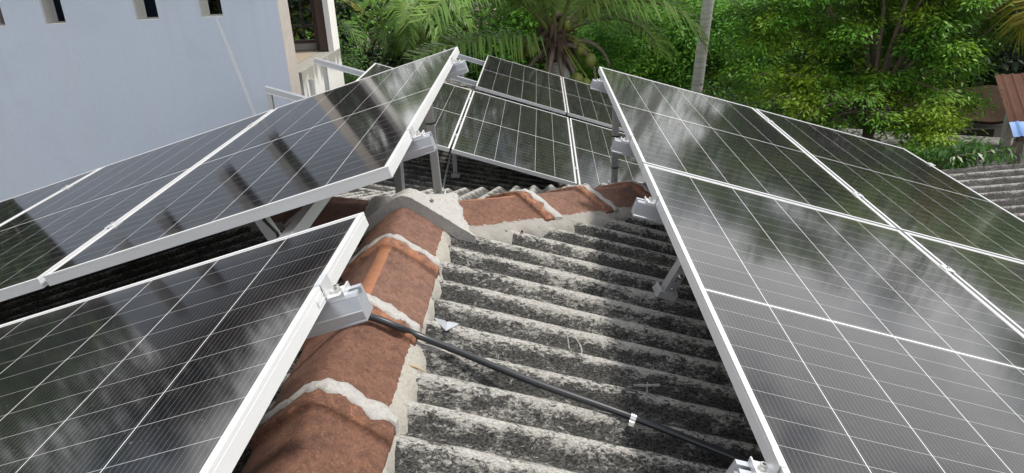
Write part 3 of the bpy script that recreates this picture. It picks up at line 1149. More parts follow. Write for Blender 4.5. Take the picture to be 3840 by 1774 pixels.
# far array legs stand on the back roof
BR = lambda x: -2.16 - 0.20 * (x + 0.8)
leg('short back leg with pale clamp foot under the middle panel\'s lower left corner', (-0.805, 6.70, BR(-0.805)), (-0.80, 6.69, -1.87))
for (x, y, zt, lab) in [(-2.44, 6.70, -1.30, 'thin post at the bare rail end in front of the blue-grey wall corner'),
                        (-2.33, 8.20, -1.30, 'thin post under the long bare rail, white end wall behind'),
                        (-1.12, 9.34, -1.74, 'pale post under the lower bare rail left of the back row panel'),
                        (-1.08, 10.80, -1.70, 'post under the far bare rail among palm leaves'),
                        (0.9, 6.70, -2.45, 'back leg below the middle panel, right side')]:
    leg(lab, (x, y, BR(x)), (x, y, zt))

# cross beam and brace
m = MB()
m.prism([(-0.02, 0), (0.02, 0), (0.02, -0.003), (-0.017, -0.003), (-0.017, -0.04), (-0.02, -0.04)], 0, 1.75, M=Matrix.Rotation(R(90), 4, 'Z'))
o = m.build('cross_beam', MAT['galv'], M=AL1 @ Tm(-0.36, -2.72, -0.0965))
tag(o, 'galvanised angle beam bridging the gap between the two left rows', 'cross beam')
m = MB()
m.tube([at(-0.835, 6.68, -1.93), at(-0.875, 6.2, BR(-0.9) + 0.01)], 0.008, 8)
tag(m.build('brace_rod', MAT['galv']), 'thin slanted brace rod beside the short back leg', 'brace')
m = MB()
pts = [at(-0.985, 2.405, -0.86), at(-0.96, 2.38, -0.90), at(-0.925, 2.385, -0.95), at(-0.90, 2.39, zr(-0.9) + 0.02)]
m.tube(pts, 0.006, 7)
tag(m.build('cable', MAT['rubber'], smooth=True), 'dark cable hanging down the leaning leg between the left rows', 'cable')

# ------------------------------------------------------------------ conduit and small things on the roof
m = MB()
cp = [at(-0.70, 1.62, -0.86), at(-0.60, 1.72, -0.93), at(-0.539, 1.778, -0.955), at(-0.490, 1.845, -1.0), at(-0.425, 1.860, -1.04), at(-0.383, 1.892, -1.085), at(-0.271, 1.872, -1.128), at(-0.041, 1.80, -1.198),
      at(0.235, 1.737, -1.281), at(0.524, 1.648, -1.366), at(0.75, 1.56, -1.43), at(1.2, 1.4, -1.56)]


def smooth_path(pts, k=6):
    out = []
    n = len(pts)
    for i in range(n - 1):
        p0, p1, p2, p3 = pts[max(i - 1, 0)], pts[i], pts[i + 1], pts[min(i + 2, n - 1)]
        for j in range(k):
            t = j / k
            out.append(0.5 * ((2 * p1) + (p2 - p0) * t + (2 * p0 - 5 * p1 + 4 * p2 - p3) * t * t + (3 * p1 - p0 - 3 * p2 + p3) * t ** 3))
    out.append(pts[-1])
    return out


m.tube(smooth_path(cp), 0.0105, 14)
tag(m.build('conduit', MAT['pvc'], smooth=True), 'black plastic conduit lying slantwise across the corrugated roof', 'conduit')

cd = (cp[9] - cp[7]).normalized()
cn = Vector((T, 0, 1)).normalized()
cs = cd.cross(cn).normalized()
cn = cs.cross(cd).normalized()
M = Matrix(((cd.x, cs.x, cn.x, cp[8].x), (cd.y, cs.y, cn.y, cp[8].y), (cd.z, cs.z, cn.z, cp[8].z), (0, 0, 0, 1)))
t = thing('saddle_clip', 'galvanised saddle clip holding the conduit to the roof', 'pipe clip', M)
m = MB()
P = []
for a in np.linspace(-20, 200, 15):
    P.append([Vector((x, 0.0122 * math.cos(R(a)), 0.0122 * math.sin(R(a)))) for x in (-0.008, -0.004, 0.004, 0.008)])
P = [[Vector((x, 0.036, -0.006)) for x in (-0.008, -0.004, 0.004, 0.008)], [Vector((x, 0.016, -0.006)) for x in (-0.008, -0.004, 0.004, 0.008)]] + P + \
    [[Vector((x, -0.016, -0.008)) for x in (-0.008, -0.004, 0.004, 0.008)], [Vector((x, -0.038, -0.012)) for x in (-0.008, -0.004, 0.004, 0.008)]]
m.grid(P)
m.build('strap', MAT['steel'], t)
m = MB()
bolt(m, Tm(0, -0.029, -0.009), 0.004, 0.004)
m.build('screw', MAT['steel'], t)


def flash(label, p, rot, mat, s=1.0):
    nrm = Vector((T, 0, 1)).normalized()
    x = Vector((math.cos(rot), math.sin(rot), 0))
    x = (x - nrm * x.dot(nrm)).normalized()
    y = nrm.cross(x)
    pp = at(*p)
    M = Matrix(((x.x, y.x, nrm.x, pp.x), (x.y, y.y, nrm.y, pp.y), (x.z, y.z, nrm.z, pp.z), (0, 0, 0, 1)))
    t = thing('tin_washer', label, 'roof washer', M, 'tin washers under roof screws')
    m = MB()
    q = [(-0.034, 0.022), (0.034, 0.010), (-0.004, -0.036)]
    cen = (0, 0, 0.004)
    V = [(a * s, b * s, -0.006) for a, b in q] + [(0, 0, 0.003)] + [(a * s, b * s, -0.0075) for a, b in q]
    m.add(V, [(0, 3, 1), (1, 3, 2), (2, 3, 0), (4, 5, 1, 0), (5, 6, 2, 1), (6, 4, 0, 2)])
    m.build('plate', mat, t)
    b = MB()
    bolt(b, Tm(0, 0.004 * s, 0.001), 0.0045, 0.009)
    b.build('screw', MAT['husk'], t)


flash('bright triangular tin washer with a roof screw, near the conduit', (-0.308, 2.045, zr(-0.308) + 0.006), 0.15, MAT['tin'], 1.2)
flash('rusty brown tin washer on a crest near the hip tiles', (-0.09, 2.915, zr(-0.09) + 0.006), -0.2, MAT['rusty_tin'], 0.8)
m = MB()
m.tube([at(-0.392, 1.766, zr(-0.392) + 0.006), at(-0.365, 1.764, zr(-0.365) + 0.006), at(-0.34, 1.755, zr(-0.34) + 0.005)], [0.0028, 0.003, 0.0025], 7)
tag(m.build('stick', MAT['stick']), 'short dry stick lying on a crest beside the cream mortar', 'stick')

def surf(x, y):
    return at(x, y, zr(x) - 0.046 * (1 - corr((y - 1.458) / PITCH)) + 0.0015)


def streak(label, pts, w):
    m = MB()
    P = []
    for i, (x, y) in enumerate(pts):
        a = Vector(pts[max(i - 1, 0)])
        b = Vector(pts[min(i + 1, len(pts) - 1)])
        d = (b - a).normalized()
        ww = w * (0.6 + 0.8 * rng.random())
        ww *= 0.75
        P.append([surf(x - d.y * ww * q, y + d.x * ww * q) + Vector((0, 0, 0.002 * (1 - abs(q)))) for q in (-1, -0.5, 0, 0.5, 1)])
    m.grid(P)
    tag(m.build('bird_dropping', MAT['dropping'], smooth=True), label, 'dropping', 'pale droppings on the roof')


MAT['dropping'] = simple('chalky_white', (0.30, 0.295, 0.27), 0.95, var=0.3, scale=60)


def pxy(x0, y0, x1, y1, n=10, bend=0.0):
    return [(x0 + (x1 - x0) * k / n + bend * math.sin(math.pi * k / n), y0 + (y1 - y0) * k / n) for k in range(n + 1)]


streak('pale dropping smear hooked over a crest above the conduit clip', pxy(0.095, 2.160, 0.112, 2.112, bend=0.010), 0.004)
streak('short pale dropping streak left of the hooked smear', pxy(0.070, 2.160, 0.074, 2.125), 0.0025)
streak('pale arched dropping line on a crest near the right panel', pxy(0.268, 1.985, 0.352, 2.0) , 0.004)
streak('pale vertical dropping trickle below the arched line', pxy(0.312, 2.0, 0.302, 1.92), 0.003)

# ------------------------------------------------------------------ back building roof
back = thing('back_house', 'house behind with a shaded corrugated roof under the back array', 'house')
m = MB()
P, A = [], []
NS = 8
for y in np.arange(5.95, 11.25, 0.137 / NS):
    h = corr(y / 0.137)
    row, ar = [], []
    for x in np.linspace(-2.45, 5.2, 12):
        row.append(at(x, y, BR(x) - 0.046 * (1 - h)))
        ar.append(max(0.001, h))
    P.append(row)
    A.append(ar)
m.grid(P, attr=A)
m.build('roof_slope', MAT['sheet_back'], back, smooth=True)
m = MB()
m.box((1.3, 8.5, (CH - 3.5) / 2), (7.0, 4.6, CH - 3.5))
m.build('wall', MAT['house_white'], back)

# ------------------------------------------------------------------ unfinished blue-grey building
bld = thing('unfinished_building', 'tall blue-grey plastered building with slit windows and an open white end', 'building')
YW, XC, XW = 8.0, -2.672, -6.35
ztop, zbot = CH + 0.62, 0.0
zs = CH - 0.735
slits = [(-5.80, -5.60), (-5.165, -4.945), (-4.185, -3.945), (-3.495, -3.262)]
m = MB()
th = 0.22
# wall below the slits, above them, and piers between
m.box(((XW + XC) / 2, YW + th / 2, (zs + zbot) / 2), (XC - XW, th, zs - zbot))
zt = CH + 0.30
m.box(((XW + XC) / 2, YW + th / 2, (ztop + zt) / 2), (XC - XW, th, ztop - zt))
xs_ = [XW] + [q for s in slits for q in s] + [XC]
for i in range(0, len(xs_), 2):
    a, b = xs_[i], xs_[i + 1]
    m.box(((a + b) / 2, YW + th / 2, (zs + zt) / 2), (b - a, th, zt - zs))
m.build('front_wall', MAT['wall'], bld)
# cream reveals inside each slit
for (a, b) in slits:
    w = MB()
    w.box((a + 0.004, YW + th / 2 + 0.004, (zs + zt) / 2), (0.008, th - 0.012, zt - zs - 0.012))
    w.box(((a + b) / 2, YW + th / 2 + 0.004, zs + 0.004), (b - a, th - 0.012, 0.008))
    w.build('window_reveal', MAT['reveal'], bld)
# the conduit-like plaster strip on the wall
m = MB()
pA, pB = Vector((-3.334, YW - 0.006, CH - 0.745)), Vector((-3.10, YW - 0.006, CH - 1.85))
dx = (pB - pA).normalized()
sx = dx.cross(Vector((0, 1, 0))).normalized() * 0.017
m.add([pA - sx, pA + sx, pB + sx, pB - sx] + [q + Vector((0, 0.008, 0)) for q in (pA - sx, pA + sx, pB + sx, pB - sx)],
      [(0, 1, 2, 3), (0, 4, 5, 1), (1, 5, 6, 2), (2, 6, 7, 3), (3, 7, 4, 0)])
m.build('wall_strip', MAT['strip'], bld)
# end face: concrete edge, opening, pillar, white wall below
m = MB()
m.box((XC - 0.03, YW + th / 2 + 0.060, (ztop + CH - 1.75) / 2), (0.066, th + 0.116, ztop - CH + 1.75))
m.build('edge_column', MAT['column'], bld)
m = MB()
m.box((XC - 0.11, 9.365, (CH - 1.42) / 2), (0.22, 1.83, CH - 1.42))
m.build('end_wall', MAT['white_wall'], bld)
m = MB()
m.box((XC - 0.035, 10.12, (ztop + CH - 1.42) / 2), (0.07, 0.32, ztop - CH + 1.42))
m.build('end_pillar', MAT['clean_white'], bld)
m = MB()
m.box(((XW + XC) / 2 - 0.11, 9.24, CH - 1.475), (XC - XW - 0.23, 2.06, 0.12))
m.build('floor_slab', MAT['slab'], bld)
# back wall with two grilled openings
YB = 10.22
ops = [(-4.95, -4.05), (-3.50, -2.94)]
zb0, zb1 = CH - 1.33, CH + 0.35
m = MB()
xs_ = [XW, ops[0][0], ops[0][1], ops[1][0], ops[1][1], XC - 0.22]
for i in range(0, 6, 2):
    a, b = xs_[i], xs_[i + 1]
    m.box(((a + b) / 2, YB + 0.09, (zb1 + zb0) / 2), (b - a, 0.18, zb1 - zb0))
m.box(((XW + XC - 0.22) / 2, YB + 0.09, (zb0 + CH - 1.53) / 2), (XC - 0.22 - XW, 0.18, zb0 - CH + 1.53))
m.box(((XW + XC - 0.22) / 2, YB + 0.09, (zb1 + ztop) / 2), (XC - 0.22 - XW, 0.18, ztop - zb1))
m.build('back_wall', MAT['plaster_in'], bld)
m = MB()
m.box((XW + 0.1, 9.2, (ztop + zbot) / 2), (0.2, 1.98, ztop - zbot))
m.build('side_wall', MAT['plaster_in'], bld)
m = MB()
m.prism([(7.55, ztop - 0.05), (9.15, ztop + 0.42), (10.75, ztop - 0.05), (10.75, ztop + 0.02), (9.15, ztop + 0.50), (7.55, ztop + 0.02)][::-1], XW - 0.3, XC + 0.3)
m.build('roof', MAT['brown_roof'], bld)
for (a, b) in ops:
    f = MB()
    for x in (a + 0.017, b - 0.017):
        f.box((x, YB + 0.03, (zb0 + zb1) / 2), (0.034, 0.09, zb1 - zb0))
    f.box(((a + b) / 2, YB + 0.03, zb0 + 0.02), (b - a - 0.068, 0.09, 0.04))
    fo = f.build('window_frame', MAT['timber'], bld)
    gz = MB()
    nb = 2 if b - a < 0.6 else 4
    for k in range(nb):
        x = a + 0.034 + (b - a - 0.068) * (k + 0.75) / (nb + 0.5)
        gz.box((x, YB + 0.03, (zb0 + zb1) / 2 + 0.03), (0.022, 0.022, zb1 - zb0 - 0.06))
    gz.box(((a + b) / 2, YB + 0.027, zb0 + 0.22), (b - a - 0.068, 0.03, 0.03))
    gz.build('grille', MAT['iron'], fo)
m = MB()
m.box((XC - 0.13, 10.05, CH - 0.41), (0.115, 0.12, 1.98))
m.box((XC - 0.225, 10.11, CH - 0.41), (0.07, 0.06, 1.98))
m.box((XC - 0.13, 9.986, CH - 1.1), (0.10, 0.008, 0.05))
m.build('door_frame', MAT['timber'], bld)
m = MB()
m.box((XC - 0.33, 8.62, CH - 1.27), (0.05, 0.10, 0.34), M=None)
bo = m.build('timber_offcut', MAT['timber'])
tag(bo, 'short upright timber offcut on the open floor slab of the blue-grey building', 'timber')
m = MB()
m.box((-4.75, 8.62, CH - 0.25), (1.35, 0.02, 1.1))
ban = m.build('banner', MAT['navy'])
tag(ban, 'dark navy board seen through the slit windows of the blue-grey wall', 'board')
m = MB()
for (x, z, w, h) in [(-4.47, -0.565, 0.30, 0.010)]:
    m.box((x, 8.607, CH + z), (w, 0.004, h))
m.add([Vector((-4.58, 8.606, CH - 0.46)), Vector((-4.565, 8.606, CH - 0.46)), Vector((-4.37, 8.606, CH - 0.64)), Vector((-4.385, 8.606, CH - 0.64))], [(0, 3, 2, 1)])
for k in range(4):
    m.box((-4.45 + 0.035 * k, 8.607, CH - 0.50), (0.02, 0.004, 0.012))
    m.box((-4.43 + 0.03 * k, 8.607, CH - 0.525), (0.018, 0.004, 0.012))
m.build('printed_marks', MAT['pipe_white'], ban)
m = MB()
m.prism([(0, 0), (0.03, 0), (0.12, -1.0), (0.09, -1.0)], 0, 0.03, M=Tm(XC + 0.03, 8.55, CH - 1.52))
m.prism([(0, 0), (0.03, 0), (-0.06, -1.0), (-0.09, -1.0)], 0, 0.03, M=Tm(XC + 0.064, 8.56, CH - 1.52))
tag(m.build('leaning_props', MAT['clamp']), 'pair of thin metal strips leaning on the white end wall', 'metal strips')

# ------------------------------------------------------------------ houses on the right
rh = thing('grey_roof_house', 'house with a wide pale grey corrugated roof below the big tree', 'house')
GRZ = lambda x, y: -4.12 - 0.10 * (x - 6.64) - 0.03 * (y - 11)
m = MB()
P, A = [], []
for y in np.arange(9.6, 15.5, 0.146 / 6):
    h = corr(y / 0.146)
    P.append([at(x, y, GRZ(x, y) - 0.05 * (1 - h)) for x in np.linspace(3.6, 7.15 + 0.66 * (y - 11.3), 10)])
    A.append([max(0.001, h)] * 10)
m.grid(P, attr=A)
m.build('roof_slope', MAT['sheet_grey'], rh, smooth=True)
m = MB()
m.box((5.4, 13, (CH - 4.85) / 2), (3.2, 6.2, CH - 4.85))
m.build('wall', MAT['house_white'], rh)

dh = thing('dark_roof_house', 'house with a dark corrugated roof at the right edge below the panels', 'house')
m = MB()
P, A = [], []
for y in np.arange(5.2, 8.75, 0.146 / 8):
    h = corr(y / 0.146)
    P.append([at(x, y, -2.93 - 0.22 * (8.7 - y) + 0.05 * (x - 5.2) - 0.05 * (1 - h)) for x in np.linspace(3.6, 9.5, 10)])
    A.append([max(0.001, h)] * 10)
m.grid(P, attr=A)
m.build('roof_slope', MAT['sheet_dark'], dh, smooth=True)
m = MB()
m.box((6.6, 7.0, (CH - 4.0) / 2), (5.4, 3.1, CH - 4.0))
m.build('wall', MAT['house_white'], dh)

tk = thing('water_tank', 'black ribbed water tank on a concrete stand at the right edge', 'water tank', Tm(8.62, 12.3, CH - 4.53) @ Matrix.Scale(0.72, 4))
m = MB()
prof = [(0.0, 0.0), (0.50, 0.0), (0.52, 0.03)]
for k in range(5):
    z = 0.08 + k * 0.17
    prof += [(0.52, z), (0.495, z + 0.03), (0.495, z + 0.06), (0.52, z + 0.09)]
prof += [(0.50, 0.95), (0.40, 1.06), (0.20, 1.12), (0.20, 1.18), (0.0, 1.18)]
n = 36
V = [Vector((r * math.cos(2 * math.pi * k / n), r * math.sin(2 * math.pi * k / n), z)) for (r, z) in prof for k in range(n)]
m.add(V, [(i * n + k, i * n + (k + 1) % n, (i + 1) * n + (k + 1) % n, (i + 1) * n + k) for i in range(len(prof) - 1) for k in range(n)])
m.build('tank_body', MAT['tank'], tk, smooth=True)
m = MB()
m.box((0, 0, -0.07), (1.5, 1.5, 0.13))
for sx in (-1, 1):
    for sy in (-1, 1):
        m.box((sx * 0.6, sy * 0.6, -1.64), (0.22, 0.22, 3.0))
m.box((0, -0.6, -0.9), (0.98, 0.14, 0.2))
m.build('concrete_stand', MAT['column'], tk)
m = MB()
m.tube([Vector(p) for p in [(-0.5, -0.3, 0.78), (-0.66, -0.36, 0.80), (-0.70, -0.38, 0.74), (-0.78, -0.42, 0.1), (-0.86, -0.46, -0.6), (-0.88, -0.47, -2.6)]], 0.022, 8)
m.tube([Vector(p) for p in [(-0.5, -0.45, 0.12), (-0.80, -0.52, 0.12), (-0.84, -0.53, 0.02), (-0.92, -0.53, -0.6), (-0.94, -0.54, -2.6)]], 0.022, 8)
m.tube([Vector(p) for p in [(-0.5, -0.40, 0.16), (-0.86, -0.5, 0.2), (-0.98, -0.5, 0.14)]], [0.02, 0.03, 0.05], 8)
m.build('pipe', MAT['pipe_white'], tk, smooth=True)

m = MB()
P = []
for x in np.arange(8.50, 12.3, 0.025):
    h = 0.025 * max(0.0, 1 - abs(((x / 0.19) % 1) - 0.5) * 5)
    P.append([at(x + 0.30 * (y - 13.3) / 1.2, y, -4.06 + 0.50 * (y - 13.0) + h) for y in (13.3, 13.66, 13.663, 14.9)])
sh = thing('tin_roof_shed', 'shed with rusty and blue tin roof under the yellow palm leaf', 'shed')
a_ = MB()
a_.grid([r[1:][1:] for r in P])
a_.build('rusty_roof_sheet', MAT['rust'], sh)
a_ = MB()
a_.grid([r[:2] for r in P])
a_.build('blue_roof_sheet', MAT['blue_sheet'], sh)
a_ = MB()
a_.box((10.7, 13.35, CH - 3.97), (4.2, 0.07, 0.09))
a_.build('eave_beam', MAT['timber'], sh)
a_ = MB()
a_.box((9.15, 13.55, (CH - 4.02) / 2), (0.09, 0.09, CH - 4.02))
a_.box((9.25, 14.7, (CH - 3.35) / 2), (0.14, 0.14, CH - 3.35))
a_.box((11.0, 14.6, (CH - 3.4) / 2), (3.0, 0.2, CH - 3.4))
a_.build('wall', MAT['plaster_in'], sh)

br = thing('brown_roof_house', 'house with an old brown roof in shade behind the big tree', 'house')
m = MB()
P = []
for x in np.linspace(8.1, 10.7, 20):
    P.append([at(x, y, -4.32 + 0.27 * (y - 16.0) + 0.03 * math.sin(5 * x)) for y in (16.0, 16.5, 17.0, 17.5)])
m.grid(P)
m.grid([[r[-1], r[-1] + Vector((0, 1.6, -0.7))] for r in P])
m.grid([[r[0], r[0] + Vector((0, 0.0, -0.06))] for r in P])
m.build('roof', MAT['brown_roof'], br)
m = MB()
m.box((9.4, 17.4, (CH - 4.6) / 2), (2.2, 1.9, CH - 4.6))
m.build('wall', MAT['plaster_in'], br)
m = MB()
m.box((9.3, 16.435, CH - 4.95), (1.5, 0.03, 0.62))  # dark sheet on the wall: the opening's inner shade put into the colour
m.build('opening', MAT['iron'], br)

fh = thing('far_house', 'distant white house with a brown window above the lime bushes', 'house')
m = MB()
m.box((10.6, 36.5, (CH - 1.2) / 2), (7.5, 3, CH - 1.2))
m.build('wall', MAT['house_white'], fh)
f = MB()
for (x, w, h, z) in [(9.98, 0.09, 1.9, -3.6), (10.42, 0.09, 1.9, -3.6), (10.86, 0.09, 1.9, -3.6), (10.42, 0.97, 0.09, -4.55), (10.42, 0.97, 0.09, -2.65), (10.42, 0.97, 0.07, -3.4)]:
    f.box((x, 34.96, CH + z), (w, 0.1, h))
fo = f.build('window', MAT['rust'], fh)
f = MB()
f.box((10.42, 34.985, CH - 3.6), (0.9, 0.02, 1.86))
f.build('pane', MAT['back'], fo)
m = MB()
m.prism([(34.2, CH - 1.6), (36.5, CH - 0.2), (38.8, CH - 1.6), (38.8, CH - 1.7), (36.5, CH - 0.32), (34.2, CH - 1.7)], 6.4, 14.8)
m.build('roof', MAT['brown_roof'], fh)


# ------------------------------------------------------------------ vegetation
def leaves(centers, n_out, size, spread, flat=0.6, droop=0.25, aspect=0.42, elong=1.0):
    """n_out diamond leaves scattered round each of the centers (k,3); returns V, F, attr"""
    k = len(centers)
    idx = rng.integers(0, k, n_out)
    off = rng.normal(0, 1, (n_out, 3)) * np.asarray(spread)
    c = centers[idx] + off
    # leaf direction: outward from its clump, slightly drooping
    d = off / (np.linalg.norm(off, axis=1, keepdims=True) + 1e-6) + rng.normal(0, 0.55, (n_out, 3))
    d[:, 2] = d[:, 2] * (1 - flat) - droop
    d /= np.linalg.norm(d, axis=1, keepdims=True)
    up = np.array([0, 0, 1.0]) + rng.normal(0, 0.45, (n_out, 3))
    s = np.cross(d, up)
    s /= np.linalg.norm(s, axis=1, keepdims=True)
    nn = np.cross(s, d)
    L = size * rng.uniform(0.6, 1.25, (n_out, 1)) * elong
    W = L * aspect * rng.uniform(0.8, 1.15, (n_out, 1))
    p0 = c
    p1 = c + d * L * 0.45 + s * W * 0.5 + nn * L * 0.05
    p2 = c + d * L - nn * L * 0.12
    p3 = c + d * L * 0.45 - s * W * 0.5 + nn * L * 0.05
    V = np.stack([p0, p1, p2, p3], 1).reshape(-1, 3)
    F = np.arange(n_out * 4).reshape(-1, 4)
    r = np.clip(rng.beta(1.4, 2.6, n_out) + 0.55 * (rng.random(k)[idx] - 0.45), 0.001, 1)
    return V, F, np.repeat(r, 4)


def clump_centers(ell, n, shell=0.55):
    """points filling a list of ellipsoids (cx,cy,cz,rx,ry,rz), denser to the outside"""
    out = []
    vol = np.array([e[3] * e[4] * e[5] for e in ell]) ** 0.8
    cnt = np.maximum(1, (n * vol / vol.sum()).astype(int))
    for e, c in zip(ell, cnt):
        d = rng.normal(0, 1, (c, 3))
        d /= np.linalg.norm(d, axis=1, keepdims=True)
        r = shell + (1 - shell) * rng.random((c, 1)) ** 0.8
        out.append(np.array(e[:3]) + d * r * np.array(e[3:]))
    return np.concatenate(out)


def tree(name, label, cat, base, ell, mat, nclump, nleaf, size, spread, group=None, bark='bark', r0=0.14, nb=10, aspect=0.42, **kw):
    b = at(*base)
    t = thing(name, label, cat, Tm(*b), group)
    ell = [(e[0] - base[0], e[1] - base[1], e[2] - base[2], e[3], e[4], e[5]) for e in ell]
    cc = clump_centers(ell, nclump)
    V, F, a = leaves(cc, nleaf, size, spread, aspect=aspect, **kw)
    V[:, 2] = np.maximum(V[:, 2], 0.02)
    fast_mesh('crown', V, F, mat, a, t)
    m = MB()
    top = np.mean([e[:3] for e in ell], axis=0)
    fork = Vector((top[0] * 0.45, top[1] * 0.45, max(0.5, top[2] - ell[0][5] * 0.75)))
    m.tube([Vector((0, 0, -0.1)), fork * 0.5 + Vector((0.06, 0.02, 0)), fork], [r0 * 1.25, r0, r0 * 0.8], 9)
    sel = cc[rng.permutation(len(cc))[:nb]]
    for q in sel:
        q = Vector(q)
        mid = fork.lerp(q, 0.5) + Vector(rng.normal(0, 0.12, 3)) + Vector((0, 0, 0.12 * (q - fork).length))
        m.tube([fork, mid, q], [r0 * 0.5, r0 * 0.3, r0 * 0.10], 6)
    m.build('trunk', MAT[bark], t, smooth=True)
    return t


def frond(m, l, base, az, el0, length, droop=1.0, lf=0.75, n=44, hang=0.6, bare=0.14, rr=0.045, twist=0.0):
    """one pinnate palm leaf: rachis in m, leaflets appended to list l"""
    p = Vector(base)
    pts = []
    seg = 18
    e = el0
    for i in range(seg + 1):
        pts.append(p.copy())
        h = Vector((math.cos(az), math.sin(az), 0))
        d = h * math.cos(e) + Vector((0, 0, math.sin(e)))
        p = p + d * (length / seg)
        e -= droop * (1.2 / seg) * (0.4 + 1.3 * i / seg)
        az += twist / seg
    if m is not None:
        m.tube(pts, [rr * (1 - 0.85 * i / seg) for i in range(seg + 1)], 6)
    for k in range(n):
        t = bare + (1 - bare) * (k + 0.5) / n
        f = t * seg
        i = min(int(f), seg - 1)
        q = pts[i].lerp(pts[i + 1], f - i)
        d = (pts[i + 1] - pts[i]).normalized()
        sd_ = d.cross(Vector((0, 0, 1)))
        if sd_.length < 1e-3:
            sd_ = Vector((1, 0, 0))
        sd_.normalize()
        up = sd_.cross(d)
        ln = lf * (0.55 + 0.9 * math.sin(math.pi * min(1, 0.12 + 0.86 * t)) * 0.75)
        for sg in (-1, 1):
            ld = (sd_ * sg * 0.9 + d * 0.55 + up * 0.25 + Vector(rng.normal(0, 0.09, 3))).normalized()
            a = q
            b = a + ld * ln * 0.45
            ld2 = (ld + Vector((0, 0, -hang * (0.8 + 0.4 * rng.random())))).normalized()
            c = b + ld2 * ln * 0.55
            w = 0.020 + 0.008 * rng.random()
            wv = ld.cross(up).normalized() * w if ld.cross(up).length > 1e-3 else d * w
            wv2 = ld2.cross(up)
            wv2 = (wv2.normalized() if wv2.length > 1e-3 else d) * w * 0.9
            l.append((a - wv * 0.5, a + wv * 0.5, b + wv2, b - wv2, c))


def frond_obj(l, name, mat, parent):
    n = len(l)
    V = np.array([[tuple(q) for q in x] for x in l]).reshape(-1, 3)
    F4 = []
    me = bpy.data.meshes.new(name)
    faces = []
    for i in range(n):
        o = i * 5
        faces.append((o, o + 1, o + 2, o + 3))
        faces.append((o + 3, o + 2, o + 4))
    me.from_pydata(V.tolist(), [], faces)
    a = me.attributes.new('val', 'FLOAT', 'POINT')
    a.data.foreach_set('value', np.repeat(np.clip(rng.random(n), 0.01, 1), 5).astype(np.float32))
    me.materials.append(mat)
    return link(name, me, parent)


def palm(label, base, crown, fr, group='coconut palms', nuts=(), dead=(), lean=0.2, trunk_r=0.15, mat='frond', yellow=()):
    b = at(*base)
    t = thing('coconut_palm', label, 'palm tree', Tm(*b), group)
    cv = Vector(crown) - Vector(base)
    m = MB()
    pts = [Vector((0, 0, -0.1)).lerp(cv, k / 12) + Vector((lean * math.sin(math.pi * k / 12) * 0.5, 0, 0)) for k in range(13)]
    m.tube(pts, [trunk_r * (1.25 - 0.35 * k / 12) for k in range(13)], 14)
    m.build('trunk', MAT['trunk'], t, smooth=True)
    for i, (az, el, ln, dr, hang) in enumerate(fr):
        mm = MB()
        l = []
        frond(mm, l, cv + Vector((0.06 * math.cos(R(az)), 0.06 * math.sin(R(az)), 0.03 * (i % 4))), R(az), R(el), ln, dr, hang=hang, lf=0.34 * ln ** 0.5 + 0.36, n=int(22 + 13 * ln))
        ob = mm.build('frond', MAT['petiole'], t, smooth=True)
        frond_obj(l, 'leaflets', MAT['frond_yel' if i in yellow else mat], ob)
    for (az, el, ln, dr) in dead:
        mm = MB()
        p = cv + Vector((0.10 * math.cos(R(az)), 0.10 * math.sin(R(az)), -0.12))
        e = R(el)
        pts = []
        for i in range(10):
            pts.append(p.copy())
            p = p + (Vector((math.cos(R(az)), math.sin(R(az)), 0)) * math.cos(e) + Vector((0, 0, math.sin(e)))) * ln / 9
            e -= dr / 9
        mm.tube(pts, [0.055, 0.05, 0.045, 0.04, 0.037, 0.034, 0.03, 0.025, 0.02, 0.01], 7)
        mm.build('dead_petiole', MAT['dead'], t, smooth=True)
    if nuts or dead:
        hm = MB()
        for k in range(70):
            a = rng.random() * 6.28
            z0 = rng.uniform(-0.35, 0.35)
            p = cv + Vector((0.13 * math.cos(a), 0.13 * math.sin(a), z0))
            q = p + Vector((rng.uniform(0.1, 0.28) * math.cos(a), rng.uniform(0.1, 0.28) * math.sin(a), rng.uniform(-0.45, 0.05)))
            hm.tube([p, p.lerp(q, 0.5) + Vector((0, 0, 0.05)), q], [0.07, 0.05, 0.012], 5)
        for k in range(90):
            a = rng.random() * 6.28
            p = cv + Vector((0.10 * math.cos(a), 0.10 * math.sin(a), rng.uniform(-0.3, 0.2)))
            q = p + Vector((0.5 * math.cos(a), 0.5 * math.sin(a), rng.uniform(-0.3, 0.25))) * rng.uniform(0.5, 1.0)
            hm.tube([p, p.lerp(q, 0.6) + Vector((0, 0, 0.06)), q + Vector((0, 0, -0.12))], [0.010, 0.008, 0.004], 4)
        hm.build('husk', MAT['husk'], t)
    for (x, y, z, s) in nuts:
        nm = MB()
        c = Vector((x, y, z)) - Vector(base)
        prof = [(0.0, -0.5), (0.16, -0.47), (0.30, -0.36), (0.385, -0.15), (0.39, 0.05), (0.33, 0.25), (0.20, 0.40), (0.08, 0.46), (0.0, 0.47)]
        n = 14
        V = [c + Vector((r * s * math.cos(2 * math.pi * k / n) * (1 + 0.06 * math.cos(6 * math.pi * k / n)), r * s * math.sin(2 * math.pi * k / n), zz * s)) for (r, zz) in prof for k in range(n)]
        nm.add(V, [(i * n + k, i * n + (k + 1) % n, (i + 1) * n + (k + 1) % n, (i + 1) * n + k) for i in range(len(prof) - 1) for k in range(n)])
        nm.tube([c + Vector((0, 0, 0.45 * s)), c + Vector((0, 0, 0.6 * s)), (c + Vector((0, 0, 0.5 * s))).lerp(cv, 0.6) + Vector((0, 0, 0.1)), cv + Vector((0, 0, 0.1))], [0.02, 0.012, 0.012, 0.02], 5)
        nm.build('coconut', MAT['coconut'], t, smooth=True)
    return t


